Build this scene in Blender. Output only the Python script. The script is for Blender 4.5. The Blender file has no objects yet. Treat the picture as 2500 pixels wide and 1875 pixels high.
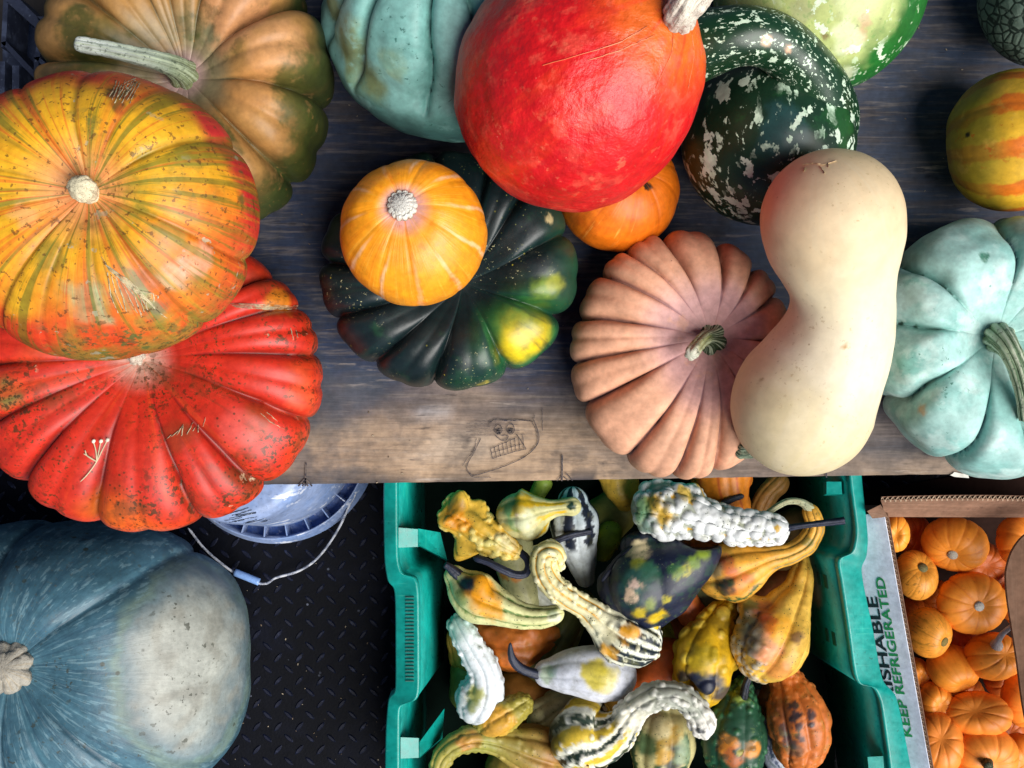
import bpy, math, random
import numpy as np
from mathutils import Matrix, Vector

# ------------------------------------------------------------------ camera, world, sun, exposure
SC = bpy.context.scene
COL = SC.collection
D = 1.1                      # camera height above the table top (m)
K = 3.818e-4                 # metres per photo pixel per metre of depth
cam = bpy.data.cameras.new('camera'); camo = bpy.data.objects.new('camera', cam)
COL.objects.link(camo); camo.location = (0, 0, D); camo.rotation_euler = (0, 0, 0)
cam.angle = 2*math.atan(1250*K); cam.clip_end = 100; cam.clip_start = 0.02
SC.camera = camo
SUN_DIR = Vector((0.56, -0.48, 0.86)).normalized()
w = bpy.data.worlds.new('World'); SC.world = w; w.use_nodes = True
nt = w.node_tree; bg = nt.nodes['Background']
sky = nt.nodes.new('ShaderNodeTexSky'); sky.sky_type = 'NISHITA'; sky.sun_disc = False
sky.sun_elevation = math.asin(SUN_DIR.z); sky.sun_rotation = math.atan2(SUN_DIR.x, SUN_DIR.y)
sky.air_density = 0.7; sky.dust_density = 0.5; sky.altitude = 2500
nt.links.new(sky.outputs[0], bg.inputs[0]); bg.inputs[1].default_value = 0.05
sl = bpy.data.lights.new('sun', 'SUN'); sl.energy = 5.0; sl.angle = math.radians(50); sl.color = (1.0, 0.965, 0.91)
so = bpy.data.objects.new('sun', sl); COL.objects.link(so)
so.rotation_euler = SUN_DIR.to_track_quat('Z', 'Y').to_euler()
SC.view_settings.view_transform = 'Standard'; SC.view_settings.look = 'None'
SC.view_settings.exposure = 0.24; SC.view_settings.gamma = 1.0

# ------------------------------------------------------------------ small maths
def S(z): return (D - z)*K
def P(u, v, z): return np.array([(u-1250)*S(z), (937.5-v)*S(z), z])
def proj(p): s = (D-p[..., 2])*K; return p[..., 0]/s+1250, 937.5-p[..., 1]/s
def L(h):
    c = [int(h[i:i+2], 16)/255 for i in (1, 3, 5)]
    return np.array([x/12.92 if x <= .04045 else ((x+.055)/1.055)**2.4 for x in c])
_perm = np.random.RandomState(3).permutation(256); _perm = np.concatenate([_perm, _perm, _perm])
_g = np.random.RandomState(5).normal(size=(256, 3)); _g /= np.linalg.norm(_g, axis=1)[:, None]
def pn(p, f=1.0, seed=0):
    """gradient noise, about -0.7..0.7"""
    p = np.asarray(p)*f + seed*17.31
    i = np.floor(p).astype(int); t = p-i; w_ = t*t*t*(t*(t*6-15)+10); i &= 255
    r = 0
    for a in (0, 1):
        for b in (0, 1):
            for c in (0, 1):
                h = _perm[_perm[_perm[(i[..., 0]+a) & 255]+((i[..., 1]+b) & 255)]+((i[..., 2]+c) & 255)]
                d = (_g[h]*(t-np.array([a, b, c]))).sum(-1)
                r = r + d*(w_[..., 0] if a else 1-w_[..., 0])*(w_[..., 1] if b else 1-w_[..., 1])*(w_[..., 2] if c else 1-w_[..., 2])
    return r
def fbm(p, f, seed=0, o=3):
    r = 0; a = 1
    for k in range(o): r = r + a*pn(p, f*2**k, seed+k); a *= .5
    return r
def lerp(t, c, w_): return t*(1-w_[:, None])+L(c)*w_[:, None]
def ss(a, b, x):
    t = np.clip((x-a)/(b-a), 0, 1); return t*t*(3-2*t)

# ------------------------------------------------------------------ materials
_M = {}
def mat(name, layers=(), rough=.45, bump=(), coat=0.0, base=None, metal=0, spec=.5, rvar=0.0, trans=0, vary=.22):
    """colour comes from the mesh's own tint attribute (or base) and is overlaid with procedural layers:
    (kind, coords, scale xyz, lo, hi, colour, strength, mask scale or None)"""
    if name in _M: return _M[name]
    m = bpy.data.materials.new(name); m.use_nodes = True; n = m.node_tree.nodes; l = m.node_tree.links
    b = n['Principled BSDF']; b.inputs['Roughness'].default_value = rough; b.inputs['Metallic'].default_value = metal
    b.inputs['Specular IOR Level'].default_value = spec; b.inputs['Coat Weight'].default_value = coat; b.inputs['Coat Roughness'].default_value = .25
    tc = n.new('ShaderNodeTexCoord'); at = n.new('ShaderNodeAttribute'); at.attribute_name = 'pc'
    def tex(kind, co, sc):
        mp = n.new('ShaderNodeMapping'); mp.inputs['Scale'].default_value = sc if hasattr(sc, '__len__') else (sc, sc, sc)
        l.new(tc.outputs['Object'] if co == 'o' else at.outputs['Vector'], mp.inputs['Vector'])
        if kind == 'n':
            t = n.new('ShaderNodeTexNoise'); t.inputs['Scale'].default_value = 1; t.inputs['Detail'].default_value = 5; t.inputs['Roughness'].default_value = .6; out = t.outputs['Fac']
        elif kind == 'v':
            t = n.new('ShaderNodeTexVoronoi'); t.inputs['Scale'].default_value = 1; out = t.outputs['Distance']
        else:
            t = n.new('ShaderNodeTexVoronoi'); t.feature = 'DISTANCE_TO_EDGE'; t.inputs['Scale'].default_value = 1; out = t.outputs['Distance']
        l.new(mp.outputs[0], t.inputs['Vector']); return out
    def rng(o, lo, hi):
        r = n.new('ShaderNodeMapRange'); r.interpolation_type = 'SMOOTHSTEP'
        r.inputs['From Min'].default_value = min(lo, hi); r.inputs['From Max'].default_value = max(lo, hi)
        r.inputs['To Min'].default_value = 0 if lo < hi else 1; r.inputs['To Max'].default_value = 1 if lo < hi else 0
        l.new(o, r.inputs['Value']); return r.outputs[0]
    def mul(a, b_):
        q = n.new('ShaderNodeMath'); q.operation = 'MULTIPLY'; l.new(a, q.inputs[0])
        if isinstance(b_, (int, float)): q.inputs[1].default_value = b_
        else: l.new(b_, q.inputs[1])
        return q.outputs[0]
    if base is None:
        ca = n.new('ShaderNodeAttribute'); ca.attribute_name = 'tint'; cur = ca.outputs['Color']
    else:
        rg = n.new('ShaderNodeRGB'); rg.outputs[0].default_value = (*base, 1); cur = rg.outputs[0]
    for (kind, co, sc, lo, hi, c, f, msk) in layers:
        fac = mul(rng(tex(kind, co, sc), lo, hi), float(f))
        if msk == 'a':
            aa = n.new('ShaderNodeAttribute'); aa.attribute_name = 'tint'; fac = mul(fac, aa.outputs['Alpha'])
        elif msk is not None: fac = mul(fac, rng(tex('n', 'o', msk), .45, .6))
        mx = n.new('ShaderNodeMix'); mx.data_type = 'RGBA'
        l.new(fac, mx.inputs['Factor']); l.new(cur, mx.inputs['A']); mx.inputs['B'].default_value = (*(L(c) if isinstance(c, str) else c), 1); cur = mx.outputs['Result']
    if vary:
        for sc_, am in ((22, vary), (140, vary*.8)):
            mr = n.new('ShaderNodeMapRange'); mr.inputs['From Min'].default_value = .32; mr.inputs['From Max'].default_value = .68
            mr.inputs['To Min'].default_value = 1-am; mr.inputs['To Max'].default_value = 1+am*.6; l.new(tex('n', 'o', sc_), mr.inputs['Value'])
            vm = n.new('ShaderNodeVectorMath'); vm.operation = 'SCALE'; l.new(cur, vm.inputs[0]); l.new(mr.outputs[0], vm.inputs['Scale']); cur = vm.outputs[0]
    l.new(cur, b.inputs['Base Color'])
    nrm = None
    for (kind, co, sc, st, dist) in bump:
        bp = n.new('ShaderNodeBump'); bp.inputs['Strength'].default_value = st; bp.inputs['Distance'].default_value = dist
        l.new(tex(kind, co, sc), bp.inputs['Height'])
        if nrm: l.new(nrm, bp.inputs['Normal'])
        nrm = bp.outputs[0]
    if nrm: l.new(nrm, b.inputs['Normal'])
    if rvar:
        a2 = n.new('ShaderNodeMapRange'); a2.inputs['To Min'].default_value = rough-rvar; a2.inputs['To Max'].default_value = rough+rvar
        a2.inputs['From Min'].default_value = .3; a2.inputs['From Max'].default_value = .7
        l.new(tex('n', 'o', 70), a2.inputs['Value']); l.new(a2.outputs[0], b.inputs['Roughness'])
    _M[name] = m; return m

# ------------------------------------------------------------------ object helpers
def empty(name, loc, label, cat, group=None):
    o = bpy.data.objects.new(name, None); COL.objects.link(o); o.location = [float(x) for x in loc]; o.empty_display_size = .02
    o['label'] = label; o['category'] = cat
    if group: o['group'] = group
    return o
def build(name, V, F, m, parent=None, attrs=None, smooth=True, kind=None, label=None):
    V = np.asarray(V, dtype=float)
    off = np.array(parent.location) if parent is not None and parent.type == 'EMPTY' else np.zeros(3)
    if parent is not None and parent.type != 'EMPTY':
        off = np.array(parent.get('_o', (0, 0, 0)))
    me = bpy.data.meshes.new(name)
    me.from_pydata((V-off).tolist(), [], F)
    for k, a in (attrs or {}).items():
        if k == 'tint':
            at = me.attributes.new('tint', 'FLOAT_COLOR', 'POINT'); c4 = np.ones((len(V), 4)); c4[:, :a.shape[1]] = a; at.data.foreach_set('color', c4.ravel().astype(np.float32))
        elif a.ndim == 2:
            at = me.attributes.new(k, 'FLOAT_VECTOR', 'POINT'); at.data.foreach_set('vector', a.ravel().astype(np.float32))
    if smooth: me.polygons.foreach_set('use_smooth', [True]*len(me.polygons))
    me.update()
    o = bpy.data.objects.new(name, me); COL.objects.link(o); me.materials.append(m)
    if parent is not None:
        o.parent = parent
    if kind: o['kind'] = kind
    if label: o['label'] = label
    return o
def grid_faces(nl, nr, close0=True, close1=True):
    i = np.arange(nl-1)[:, None]; j = np.arange(nr)[None, :]; j2 = (j+1) % nr
    F = np.stack([i*nr+j, i*nr+j2, (i+1)*nr+j2, (i+1)*nr+j], -1).reshape(-1, 4).tolist()
    a = nl*nr; b = a+1
    F += [[a, (q+1) % nr, q] for q in range(nr)] if close0 else []
    o = (nl-1)*nr
    F += [[b, o+q, o+(q+1) % nr] for q in range(nr)] if close1 else []
    return F
def normals(G):
    """vertex normals of a grid nl x nr x 3 (wraps in nr)"""
    du = np.roll(G, -1, 1)-np.roll(G, 1, 1); dv = np.gradient(G, axis=0)
    n = np.cross(du, dv); return n/np.maximum(np.linalg.norm(n, axis=-1, keepdims=True), 1e-12)
def hit(Vs, u, v):
    pu, pv = proj(Vs); d = (pu-u)**2+(pv-v)**2
    near = np.where(d <= max(d.min()+1e-6, 14.0**2))[0]
    return Vs[near[np.argmax(Vs[near, 2])]]
def grab(G, grabs):
    sh = G.shape; V = G.reshape(-1, 3)
    for (u, v, z, rad, *st) in grabs:
        T = P(u, v, z); i = np.argmin(((V-T)**2).sum(1)); src = V[i].copy()
        d = np.linalg.norm(V-src, axis=1)/rad
        wgt = np.where(d < 1, (1-np.minimum(d, 1)**2)**2, 0)*(st[0] if st else 1)
        V = V+wgt[:, None]*(T-src)
    return V.reshape(sh)
def paint(tint, V, paints, seed=0):
    for pt in paints:
        u, v, r, c, *rest = pt
        st = rest[0] if rest else 1; soft = rest[1] if len(rest) > 1 else .35; ns = rest[2] if len(rest) > 2 else .8
        h = hit(V, u, v); rw = r*S(h[2])
        d = np.linalg.norm(V-h, axis=1)/rw + ns*fbm(V, .9/rw, seed+3, 4)
        wv = (1-ss(1-soft, 1+soft, d))*st
        tint = tint*(1-wv[:, None])+L(c)*wv[:, None]
    return tint
def warts(G, spec):
    if not spec: return G, np.zeros(G.shape[:2])
    N, wd, hg, seed, sel = spec
    rs = np.random.RandomState(seed); n = normals(G); V = G.reshape(-1, 3); nf = n.reshape(-1, 3)
    c = V.mean(0)
    if ((V-c)*nf).sum() < 0: nf = -nf
    idx = np.arange(len(V)) if sel is None else np.where(sel(G).reshape(-1))[0]
    ar = np.ones(len(idx)); ar = ar/ar.sum()
    H = np.zeros(len(V))
    for k in rs.choice(idx, min(N, len(idx)), False, ar):
        w0 = wd*rs.uniform(.35, 1.0)**1.0*1.5
        d2 = ((V-V[k])**2).sum(1)/w0**2
        H = np.maximum(H, np.where(d2 < 1, np.sqrt(np.maximum(0, 1-d2)), 0)*hg*w0/wd)
    return (V+nf*H[:, None]).reshape(G.shape), (H/max(hg, 1e-9)).reshape(G.shape[:2])

# ------------------------------------------------------------------ squash body
def squash(root, c, ze, r, h, m, cols, tilt=(0, 0), grooves=(), depth=.1, sub=0.0, p=2.2, e=(.9, 1.0), dim=(.02, .3), dimb=(.01, .3),
           lump=(0, 8), sq=2.0, twist=0, neck=0, paints=(), grabs=(), wart=None, res=(110, 240), seed=0, gcol=None, topcol=None, name='body', fade=None, gw=.12, skirt=None, tcol=None, vardepth=.25, pole=None, wobble=.05, zrel=.21):
    nl, nr = res
    C = P(*c, ze); rx = r[0]*S(ze); ry = r[1]*S(ze); ht, hb = h
    ph = (np.arange(nl)+.5)/nl*math.pi; a = np.arange(nr)/nr*2*math.pi
    PH, A = np.meshgrid(ph, a, indexing='ij')
    rho = np.sin(PH)**e[0]; co = np.cos(PH)
    z = np.where(co > 0, ht*np.abs(co)**e[1], -hb*np.abs(co)**e[1])
    z -= dim[0]*np.exp(-(rho/dim[1])**2)*(co > 0); z += dimb[0]*np.exp(-(rho/dimb[1])**2)*(co < 0)
    if neck:
        q = np.exp(-(PH/.55)**2); z += neck*q
    AA = A+twist*np.cos(PH)
    # groove profile
    if len(grooves):
        gs = []
        for g in grooves:
            gs.append(math.atan2(-(g[1]-c[1])*1.0/r[1], (g[0]-c[0])/r[0]) % (2*math.pi) if hasattr(g, '__len__') else math.radians(g) % (2*math.pi))
        gs = np.sort(np.array(gs)); n = len(gs)
        wob = wobble*pn(np.stack([np.cos(AA)*2, np.sin(AA)*2, PH*1.2], -1), 1.0, seed+11)
        aa = (AA+wob) % (2*math.pi)
        i = np.searchsorted(gs, aa) % n; lo = gs[(i-1) % n]; hi = gs[i]
        span = (hi-lo) % (2*math.pi); x = ((aa-lo) % (2*math.pi))/span*2-1
        rs = np.random.RandomState(seed+1); dv = (1+vardepth*rs.uniform(-1, 1, n))
        # depth varies by lobe width
        prof = .46*(1-(1-np.abs(x)**(p+1.4))**.5)+.16*np.abs(x)**4
        dloc = np.where(x < 0, dv[(i-1) % n], dv[i])*np.clip(span/(2*math.pi/n), .6, 1.3)
        wf = ss(0, .35, PH)*(1-.55*ss(2.2, 3.1, PH))
        if fade: wf = wf*(1-ss(fade[0], fade[1], PH))
        off = depth*prof*dloc*wf
        if sub: off += sub*.7*np.exp(-(x/.16)**2)*wf*rs.uniform(.2, 1, n)[i]
        rib = np.abs(x)**6*wf
    else:
        off = np.zeros_like(PH); rib = np.zeros_like(PH)
    ca, sa = np.cos(A), np.sin(A)
    supf = (np.abs(ca)**sq+np.abs(sa)**sq)**(-1/sq)
    if skirt: rho = rho*(1+skirt[1]*ss(skirt[0]-.1, skirt[0]+.06, PH)*(1-ss(skirt[0]+.5, skirt[0]+1.4, PH)))
    G = np.stack([rx*rho*ca*supf, ry*rho*sa*supf, z+0*A], -1)
    G = G*(1-off)[..., None]
    if depth > .1 and len(grooves):
        zr = (.45*np.abs(x)**5+.55*(1-(1-np.abs(x)**4.5)**.5))*dloc
        G[..., 2] -= zrel*ht*zr*ss(.25, .85, PH)*(1-ss(1.35, 2.0, PH))
    if lump[0]:
        nn = G/np.maximum(np.linalg.norm(G, axis=-1, keepdims=True), 1e-9)
        G = G+nn*(lump[0]*fbm(G, lump[1], seed, 3))[..., None]
    ax = Vector((tilt[0], tilt[1], 1)).normalized()
    R = np.array(Vector((0, 0, 1)).rotation_difference(ax).to_matrix())
    G = G@R.T+C
    if pole is not None:
        top = G[0].mean(0); dlt = P(*pole, top[2])-top
        wq = np.where(PH < math.pi/2, 1-np.sin(PH)**1.3, 0)[..., None]; G = G+wq*np.array([dlt[0], dlt[1], 0])
    G = grab(G, grabs)
    G, wh = warts(G, wart)
    V = np.concatenate([G.reshape(-1, 3), G[0].mean(0)[None], G[-1].mean(0)[None]])
    pc = np.stack([np.cos(AA), np.sin(AA), PH], -1).reshape(-1, 3); pc = np.concatenate([pc, [[0, 0, 0], [0, 0, math.pi]]])
    ribf = np.append(rib.reshape(-1), [0, 0]); phf = np.append(PH.reshape(-1), [0, math.pi])
    t = np.tile(L(cols), (len(V), 1))
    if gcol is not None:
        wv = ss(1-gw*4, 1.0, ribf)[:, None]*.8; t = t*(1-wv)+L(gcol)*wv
    if topcol is not None:
        wv = (1-ss(topcol[1]*.3, topcol[1], phf+.25*pn(pc, 3.0, seed)))[:, None]; t = t*(1-wv)+L(topcol[0])*wv
    al = None
    if tcol is not None: t = tcol(t, V, pc, ribf, phf, np.append(wh.reshape(-1), [0, 0]))
    if isinstance(t, tuple): t, al = t
    t = paint(t, V, paints, seed)
    if al is not None: t = np.concatenate([t, al[:, None]], 1)
    o = build(name, V, grid_faces(nl, nr), m, root, dict(tint=t, pc=pc))
    return o, V

# ------------------------------------------------------------------ swept bodies and stems
def sweep(root, path, m, col, name='body', ribs=None, wart=None, ends=('r', 'r'), res=(70, 48), paints=(), grabs=(), seed=0, stripes=(), grads=None,
          lump=(0, 20), flat=1.0, world=False, parent=None, ce=1.0, tcol=None):
    pts = np.array([list(q[:4]) if world else [*P(q[0], q[1], q[2]), q[3]*S(q[2])] for q in path])
    n = len(pts); cd = np.linalg.norm(np.diff(pts[:, :3], axis=0), axis=1)**.5+1e-6; kt = np.concatenate([[0], np.cumsum(cd)])
    tan = np.zeros_like(pts); sec = np.diff(pts, axis=0)/cd[:, None]
    tan[0] = sec[0]; tan[-1] = sec[-1]
    for i in range(1, n-1): tan[i] = (sec[i-1]*cd[i]+sec[i]*cd[i-1])/(cd[i]+cd[i-1])
    dense = []
    for i in range(n-1):
        for t in np.linspace(0, 1, 14, endpoint=(i == n-2)):
            h = cd[i]; dense.append((2*t**3-3*t**2+1)*pts[i]+(t**3-2*t**2+t)*h*tan[i]+(-2*t**3+3*t**2)*pts[i+1]+(t**3-t**2)*h*tan[i+1])
    dn = np.array(dense); dn[:, 3] = np.maximum(dn[:, 3], .0004)
    seg = np.linalg.norm(np.diff(dn[:, :3], axis=0), axis=1); s = np.concatenate([[0], np.cumsum(seg)]); Lg = s[-1]
    r0 = dn[0, 3]*ce if ends[0] == 'r' else 0; r1 = dn[-1, 3]*ce if ends[1] == 'r' else 0
    nl, nr = res; kc = 10
    sl_ = []
    if r0: sl_ += [-r0*math.cos(t) for t in np.linspace(.12, math.pi/2, kc, endpoint=False)]
    sl_ += list(np.linspace(0, Lg, nl))
    if r1: sl_ += [Lg+r1*math.sin(t) for t in np.linspace(0, math.pi/2-.12, kc+1)[1:]]
    sl_ = np.array(sl_)
    T0 = dn[1, :3]-dn[0, :3]; T0 /= np.linalg.norm(T0); T1 = dn[-1, :3]-dn[-2, :3]; T1 /= np.linalg.norm(T1)
    cen = np.stack([np.interp(sl_, s, dn[:, k]) for k in range(3)], -1); rad = np.interp(sl_, s, dn[:, 3])
    for i, q in enumerate(sl_):
        if q < 0: cen[i] = dn[0, :3]+T0*q; rad[i] = dn[0, 3]*math.sqrt(max(0, 1-(q/r0)**2))
        if q > Lg: cen[i] = dn[-1, :3]+T1*(q-Lg); rad[i] = dn[-1, 3]*math.sqrt(max(0, 1-((q-Lg)/r1)**2))
    if len(path) > 2 or r0:
        q4 = np.concatenate([cen, rad[:, None]*1.0], 1); al = np.concatenate([[0], np.cumsum(np.linalg.norm(np.diff(q4, axis=0), axis=1))])
        un = np.linspace(0, al[-1], len(sl_)); sl_ = np.interp(un, al, sl_); q4 = np.stack([np.interp(un, al, q4[:, k]) for k in range(4)], -1)
        for _ in range(4): q4[1:-1] = (q4[:-2]+2*q4[1:-1]+q4[2:])/4
        if r0: q4[0, 3] *= .6
        if r1: q4[-1, 3] *= .6
        cen = q4[:, :3]; rad = q4[:, 3]
    T = np.gradient(cen, axis=0); T /= np.maximum(np.linalg.norm(T, axis=1)[:, None], 1e-12)
    up = np.array([0, 0, 1.0]) if abs(T[0][2]) < .9 else np.array([0, 1.0, 0]); ups = []
    for t in T:
        up = up-t*up.dot(t); up /= np.linalg.norm(up); ups.append(up.copy())
    U = np.array(ups); W = np.cross(T, U)
    a = np.arange(nr)/nr*2*math.pi
    A = a[None, :]+0*sl_[:, None]; TT = np.clip(sl_/Lg, 0, 1)[:, None]+0*A
    rr = rad[:, None]+0*A; prof = np.zeros_like(A)
    if ribs:
        nb, dp, phs, pw_ = ribs[:4]; x = ((A*nb/(2*math.pi)+phs) % 1)*2-1; prof = 1-(1-np.abs(x)**pw_)**.6
        k = 1.0 if len(ribs) < 5 else ss(ribs[4][0], ribs[4][1], TT)
        rr = rr*(1-dp*prof*k)
    G = cen[:, None]+rr[..., None]*(np.cos(A)[..., None]*U[:, None]*flat+np.sin(A)[..., None]*W[:, None])
    if lump[0]:
        dirn = G-cen[:, None]; ln = np.maximum(np.linalg.norm(dirn, axis=-1, keepdims=True), 1e-9)
        G = G+dirn/ln*np.minimum(lump[0], ln*.35)*fbm(G, lump[1], seed, 3)[..., None]
    G = grab(G, grabs)
    G, wh = warts(G, wart)
    V = np.concatenate([G.reshape(-1, 3), G[0].mean(0)[None], G[-1].mean(0)[None]])
    pc = np.concatenate([np.stack([np.cos(A), np.sin(A), (TT*Lg)/max(rad.max(), 1e-6)], -1).reshape(-1, 3), [[0, 0, 0], [0, 0, Lg/rad.max()]]])
    Af = np.append(A.reshape(-1), [0, 0]); Tf = np.append(TT.reshape(-1), [0, 1]); wf = np.append(wh.reshape(-1), [0, 0])
    t = np.tile(L(col), (len(V), 1))
    if grads:
        ts = [g[0] for g in grads]; cs = np.array([L(g[1]) for g in grads]); tn = Tf+.12*fbm(V, 60, seed, 3)
        t = np.stack([np.interp(tn, ts, cs[:, k]) for k in range(3)], -1)
    for (nb, phs, hw, c2, t0, t1, nz) in stripes:
        x = np.abs((((Af/(2*math.pi)*nb+phs+nz*.3*fbm(V, 70, seed+5, 3)) % 1)*2-1))
        wv = (1-ss(hw-.06, hw+.06, x+nz*fbm(V, 160, seed+9, 3)))*ss(t0-.04, t0+.04, Tf)*(1-ss(t1-.04, t1+.04, Tf))
        t = t*(1-wv[:, None])+L(c2)*wv[:, None]
    if tcol is not None: t = tcol(t, V, Tf, Af, wf)
    t = paint(t, V, paints, seed)
    F = grid_faces(len(sl_), nr)
    o = build(name, V, F, m, parent or root, dict(tint=t, pc=pc))
    return o, V
def box(cx, cy, cz, sx, sy, sz, rz=0):
    V = np.array([[x, y, z] for x in (-sx/2, sx/2) for y in (-sy/2, sy/2) for z in (-sz/2, sz/2)], float)
    c, s = math.cos(rz), math.sin(rz); V = V@np.array([[c, s, 0], [-s, c, 0], [0, 0, 1]])+[cx, cy, cz]
    return V, [[0, 1, 3, 2], [4, 6, 7, 5], [0, 4, 5, 1], [2, 3, 7, 6], [0, 2, 6, 4], [1, 5, 7, 3]]
def join(parts):
    V = []; F = []; o = 0
    for v, f in parts: V.append(np.asarray(v, float)); F += [[i+o for i in q] for q in f]; o += len(v)
    return np.vstack(V), F
def loft(A, B):
    """closed band between polylines A (n x 3) and B as one sheet"""
    n = len(A); return np.vstack([A, B]), [[i, i+1, n+i+1, n+i] for i in range(n-1)]
def slab(loopT, loopB):
    """solid between two polylines' rings: loops of equal length"""
    n = len(loopT); V = np.vstack([loopT, loopB]); F = [[i, (i+1) % n, n+(i+1) % n, n+i] for i in range(n)]
    F.append(list(range(n))[::-1]); F.append([n+i for i in range(n)]); return V, F

# ================================================================== SETTING
FLOOR = -.42
m_floor = mat('diamond_plate', base=L('#04060f'), rough=.55, rvar=.1, spec=.12,
              layers=[('n', 'o', 9, .5, .7, '#0c1122', .5, None), ('v', 'o', 34, .07, .045, '#8c93a8', .5, 6), ('n', 'o', 300, .68, .74, '#59607c', .5, 12)],
              bump=[('n', 'o', 260, .25, .001)])
def flat_grid(x0, x1, y0, y1, nx, ny, zf):
    xs = np.linspace(x0, x1, nx); ys = np.linspace(y0, y1, ny); X, Y = np.meshgrid(xs, ys, indexing='ij')
    V = np.stack([X, Y, zf(X, Y)], -1).reshape(-1, 3)
    return V, [[i*ny+j, (i+1)*ny+j, (i+1)*ny+j+1, i*ny+j+1] for i in range(nx-1) for j in range(ny-1)]
V, F = flat_grid(-4, 4, -4, 4, 40, 40, lambda x, y: x*0+FLOOR)
floor = build('floor', V, F, m_floor, smooth=False, kind='structure')
lugs = []
m_lug = mat('diamond_plate_lug', base=L('#0d1226'), rough=.45, spec=.3, rvar=.1, layers=[('n', 'o', 120, .55, .7, '#39415e', .5, None)])
def lug(x, y, an, s=1):
    N = 10; ring = []; top = []
    for k in range(N):
        t = k/N*2*math.pi; px_ = math.cos(t)*.0088*s; py_ = math.sin(t)*abs(math.sin(t))**.3*.0031*s
        ring.append((px_, py_, 0)); top.append((px_*.72, py_*.55, .0016))
    V = np.array(ring+top); c, s_ = math.cos(an), math.sin(an)
    V = V@np.array([[c, s_, 0], [-s_, c, 0], [0, 0, 1]])+[x, y, FLOOR]
    return V, [[i, (i+1) % N, N+(i+1) % N, N+i] for i in range(N)]+[[N+i for i in range(N)]]
rs = random.Random(4)
dxl = .0302; dyl = .0163
for j in range(44):
    for i in range(52):
        x = -.83+i*dxl+(dxl/2 if j % 2 else 0); y = .02-j*dyl
        lugs.append(lug(x, y, math.radians(50 if j % 2 else -42), 1+rs.uniform(-.05, .05)))
V, F = join(lugs)
build('raised_tread', V, F, m_lug, floor, smooth=False, kind='stuff', label='raised diamond tread pattern of the dark floor')

# ---- table: weathered plywood sheet
m_wood = mat('weathered_plywood', rough=.78, spec=.25,
             layers=[('n', 'o', (2.5, 7, 1), .42, .62, '#4a4d58', .6, None),
                     ('n', 'o', (22, 330, 9), .48, .64, '#3a3432', .22, None), ('n', 'o', (30, 60, 9), .48, .62, '#4c4a4c', .35, None), ('n', 'o', (9, 90, 9), .5, .66, '#5a4c42', .35, None),
                     ('n', 'o', (16, 200, 7), .5, .66, '#a39588', .25, None),
                     ('n', 'o', (16, 30, 16), .58, .68, '#23252e', .75, 5),
                     ('n', 'o', (30, 300, 30), .6, .7, '#26242a', .6, 9),
                     ('n', 'o', (14, 120, 14), .62, .7, '#b5a79c', .6, 7),
                     ('n', 'o', 6, .56, .68, '#3c4552', .6, None)],
             bump=[('n', 'o', (28, 500, 9), .5, .0008), ('n', 'o', (25, 40, 20), .3, .001)])
m_ply = mat('plywood_edge', base=L('#6b5f55'), rough=.85, layers=[('n', 'o', (20, 20, 700), .45, .55, '#3a332e', .8, None), ('n', 'o', (60, 60, 60), .5, .6, '#8d8478', .5, None)], bump=[('n', 'o', (60, 60, 500), .5, .001)])
xl = P(235, 0, 0)[0]; xr = 1.0
def yedge(x): return P(0, 1184, 0)[1]+(x-P(600, 0, 0)[0])*.0155
table = empty('wooden_table', (0.1, .1, FLOOR), 'weathered plywood table with an ink face doodle along its front edge, under the large pumpkins', 'table')
ny = 60; nx = 220
xs = np.linspace(xl, xr, nx); V = []
for x in xs:
    ye = yedge(x)+.0006*pn(np.array([[x*60, 0, 0]]))[0]+.0004*pn(np.array([[x*300, 3, 0]]))[0]
    for y in np.linspace(ye, .75, ny): V.append([x, y, 0])
V = np.array(V); F = [[i*ny+j, (i+1)*ny+j, (i+1)*ny+j+1, i*ny+j+1] for i in range(nx-1) for j in range(ny-1)]
V[:, 2] += .0008*pn(V, 4)
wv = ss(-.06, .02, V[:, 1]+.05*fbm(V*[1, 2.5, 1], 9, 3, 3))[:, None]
tw = L('#b0967c')*(1-wv)+L('#2c3852')*wv  # brown front, dark blue back: light and shade put into the tint, besides weathering
wr = (ss(.1, .45, V[:, 0])*ss(-.09, -.03, V[:, 1]))[:, None]; tw = tw*(1-.45*wr)+L('#4c5a70')*wr*.45  # right side lightened in the tint where more light falls
def stain(c, ru, rv, colr, st=.8, soft=.4, rz=0):
    global tw
    pu, pv = proj(V); du, dv = (pu-c[0]), (pv-c[1]); d = np.sqrt((du/ru)**2+(dv/rv)**2)+.35*fbm(V*[1, 3, 1], 25, int(c[0]) % 7, 3)
    tw = lerp(tw, colr, (1-ss(1-soft, 1+soft, d))*st)
stain((2112, 268), 34, 26, '#171b2c', .8); stain((2230, 262), 150, 5, '#1c2236', .8); stain((1420, 1168), 30, 20, '#3a3a44', .9, .15); stain((1165, 995), 60, 9, '#2a3036', .7)
stain((860, 960), 60, 8, '#2a2c34', .7); stain((1350, 1010), 120, 26, '#4a4a50', .7); stain((900, 1180), 130, 5, '#23262c', .8); stain((640, 1182), 120, 6, '#16161c', .9); stain((1300, 1180), 260, 4, '#2f3238', .8)
stain((1120, 1180), 60, 8, '#2b3038', .7); stain((850, 1130), 60, 12, '#5a5f58', .6); stain((2200, 1100), 130, 22, '#4a5058', .7); stain((2050, 1150), 60, 14, '#5a5c60', .6); stain((780, 1050), 120, 30, '#b09a80', .5); stain((1130, 1090), 110, 40, '#b0a294', .5); stain((1050, 1000), 50, 14, '#b8b8bc', .4)
sheet = build('plywood_sheet', V, F, m_wood, table, attrs=dict(tint=tw))
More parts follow.
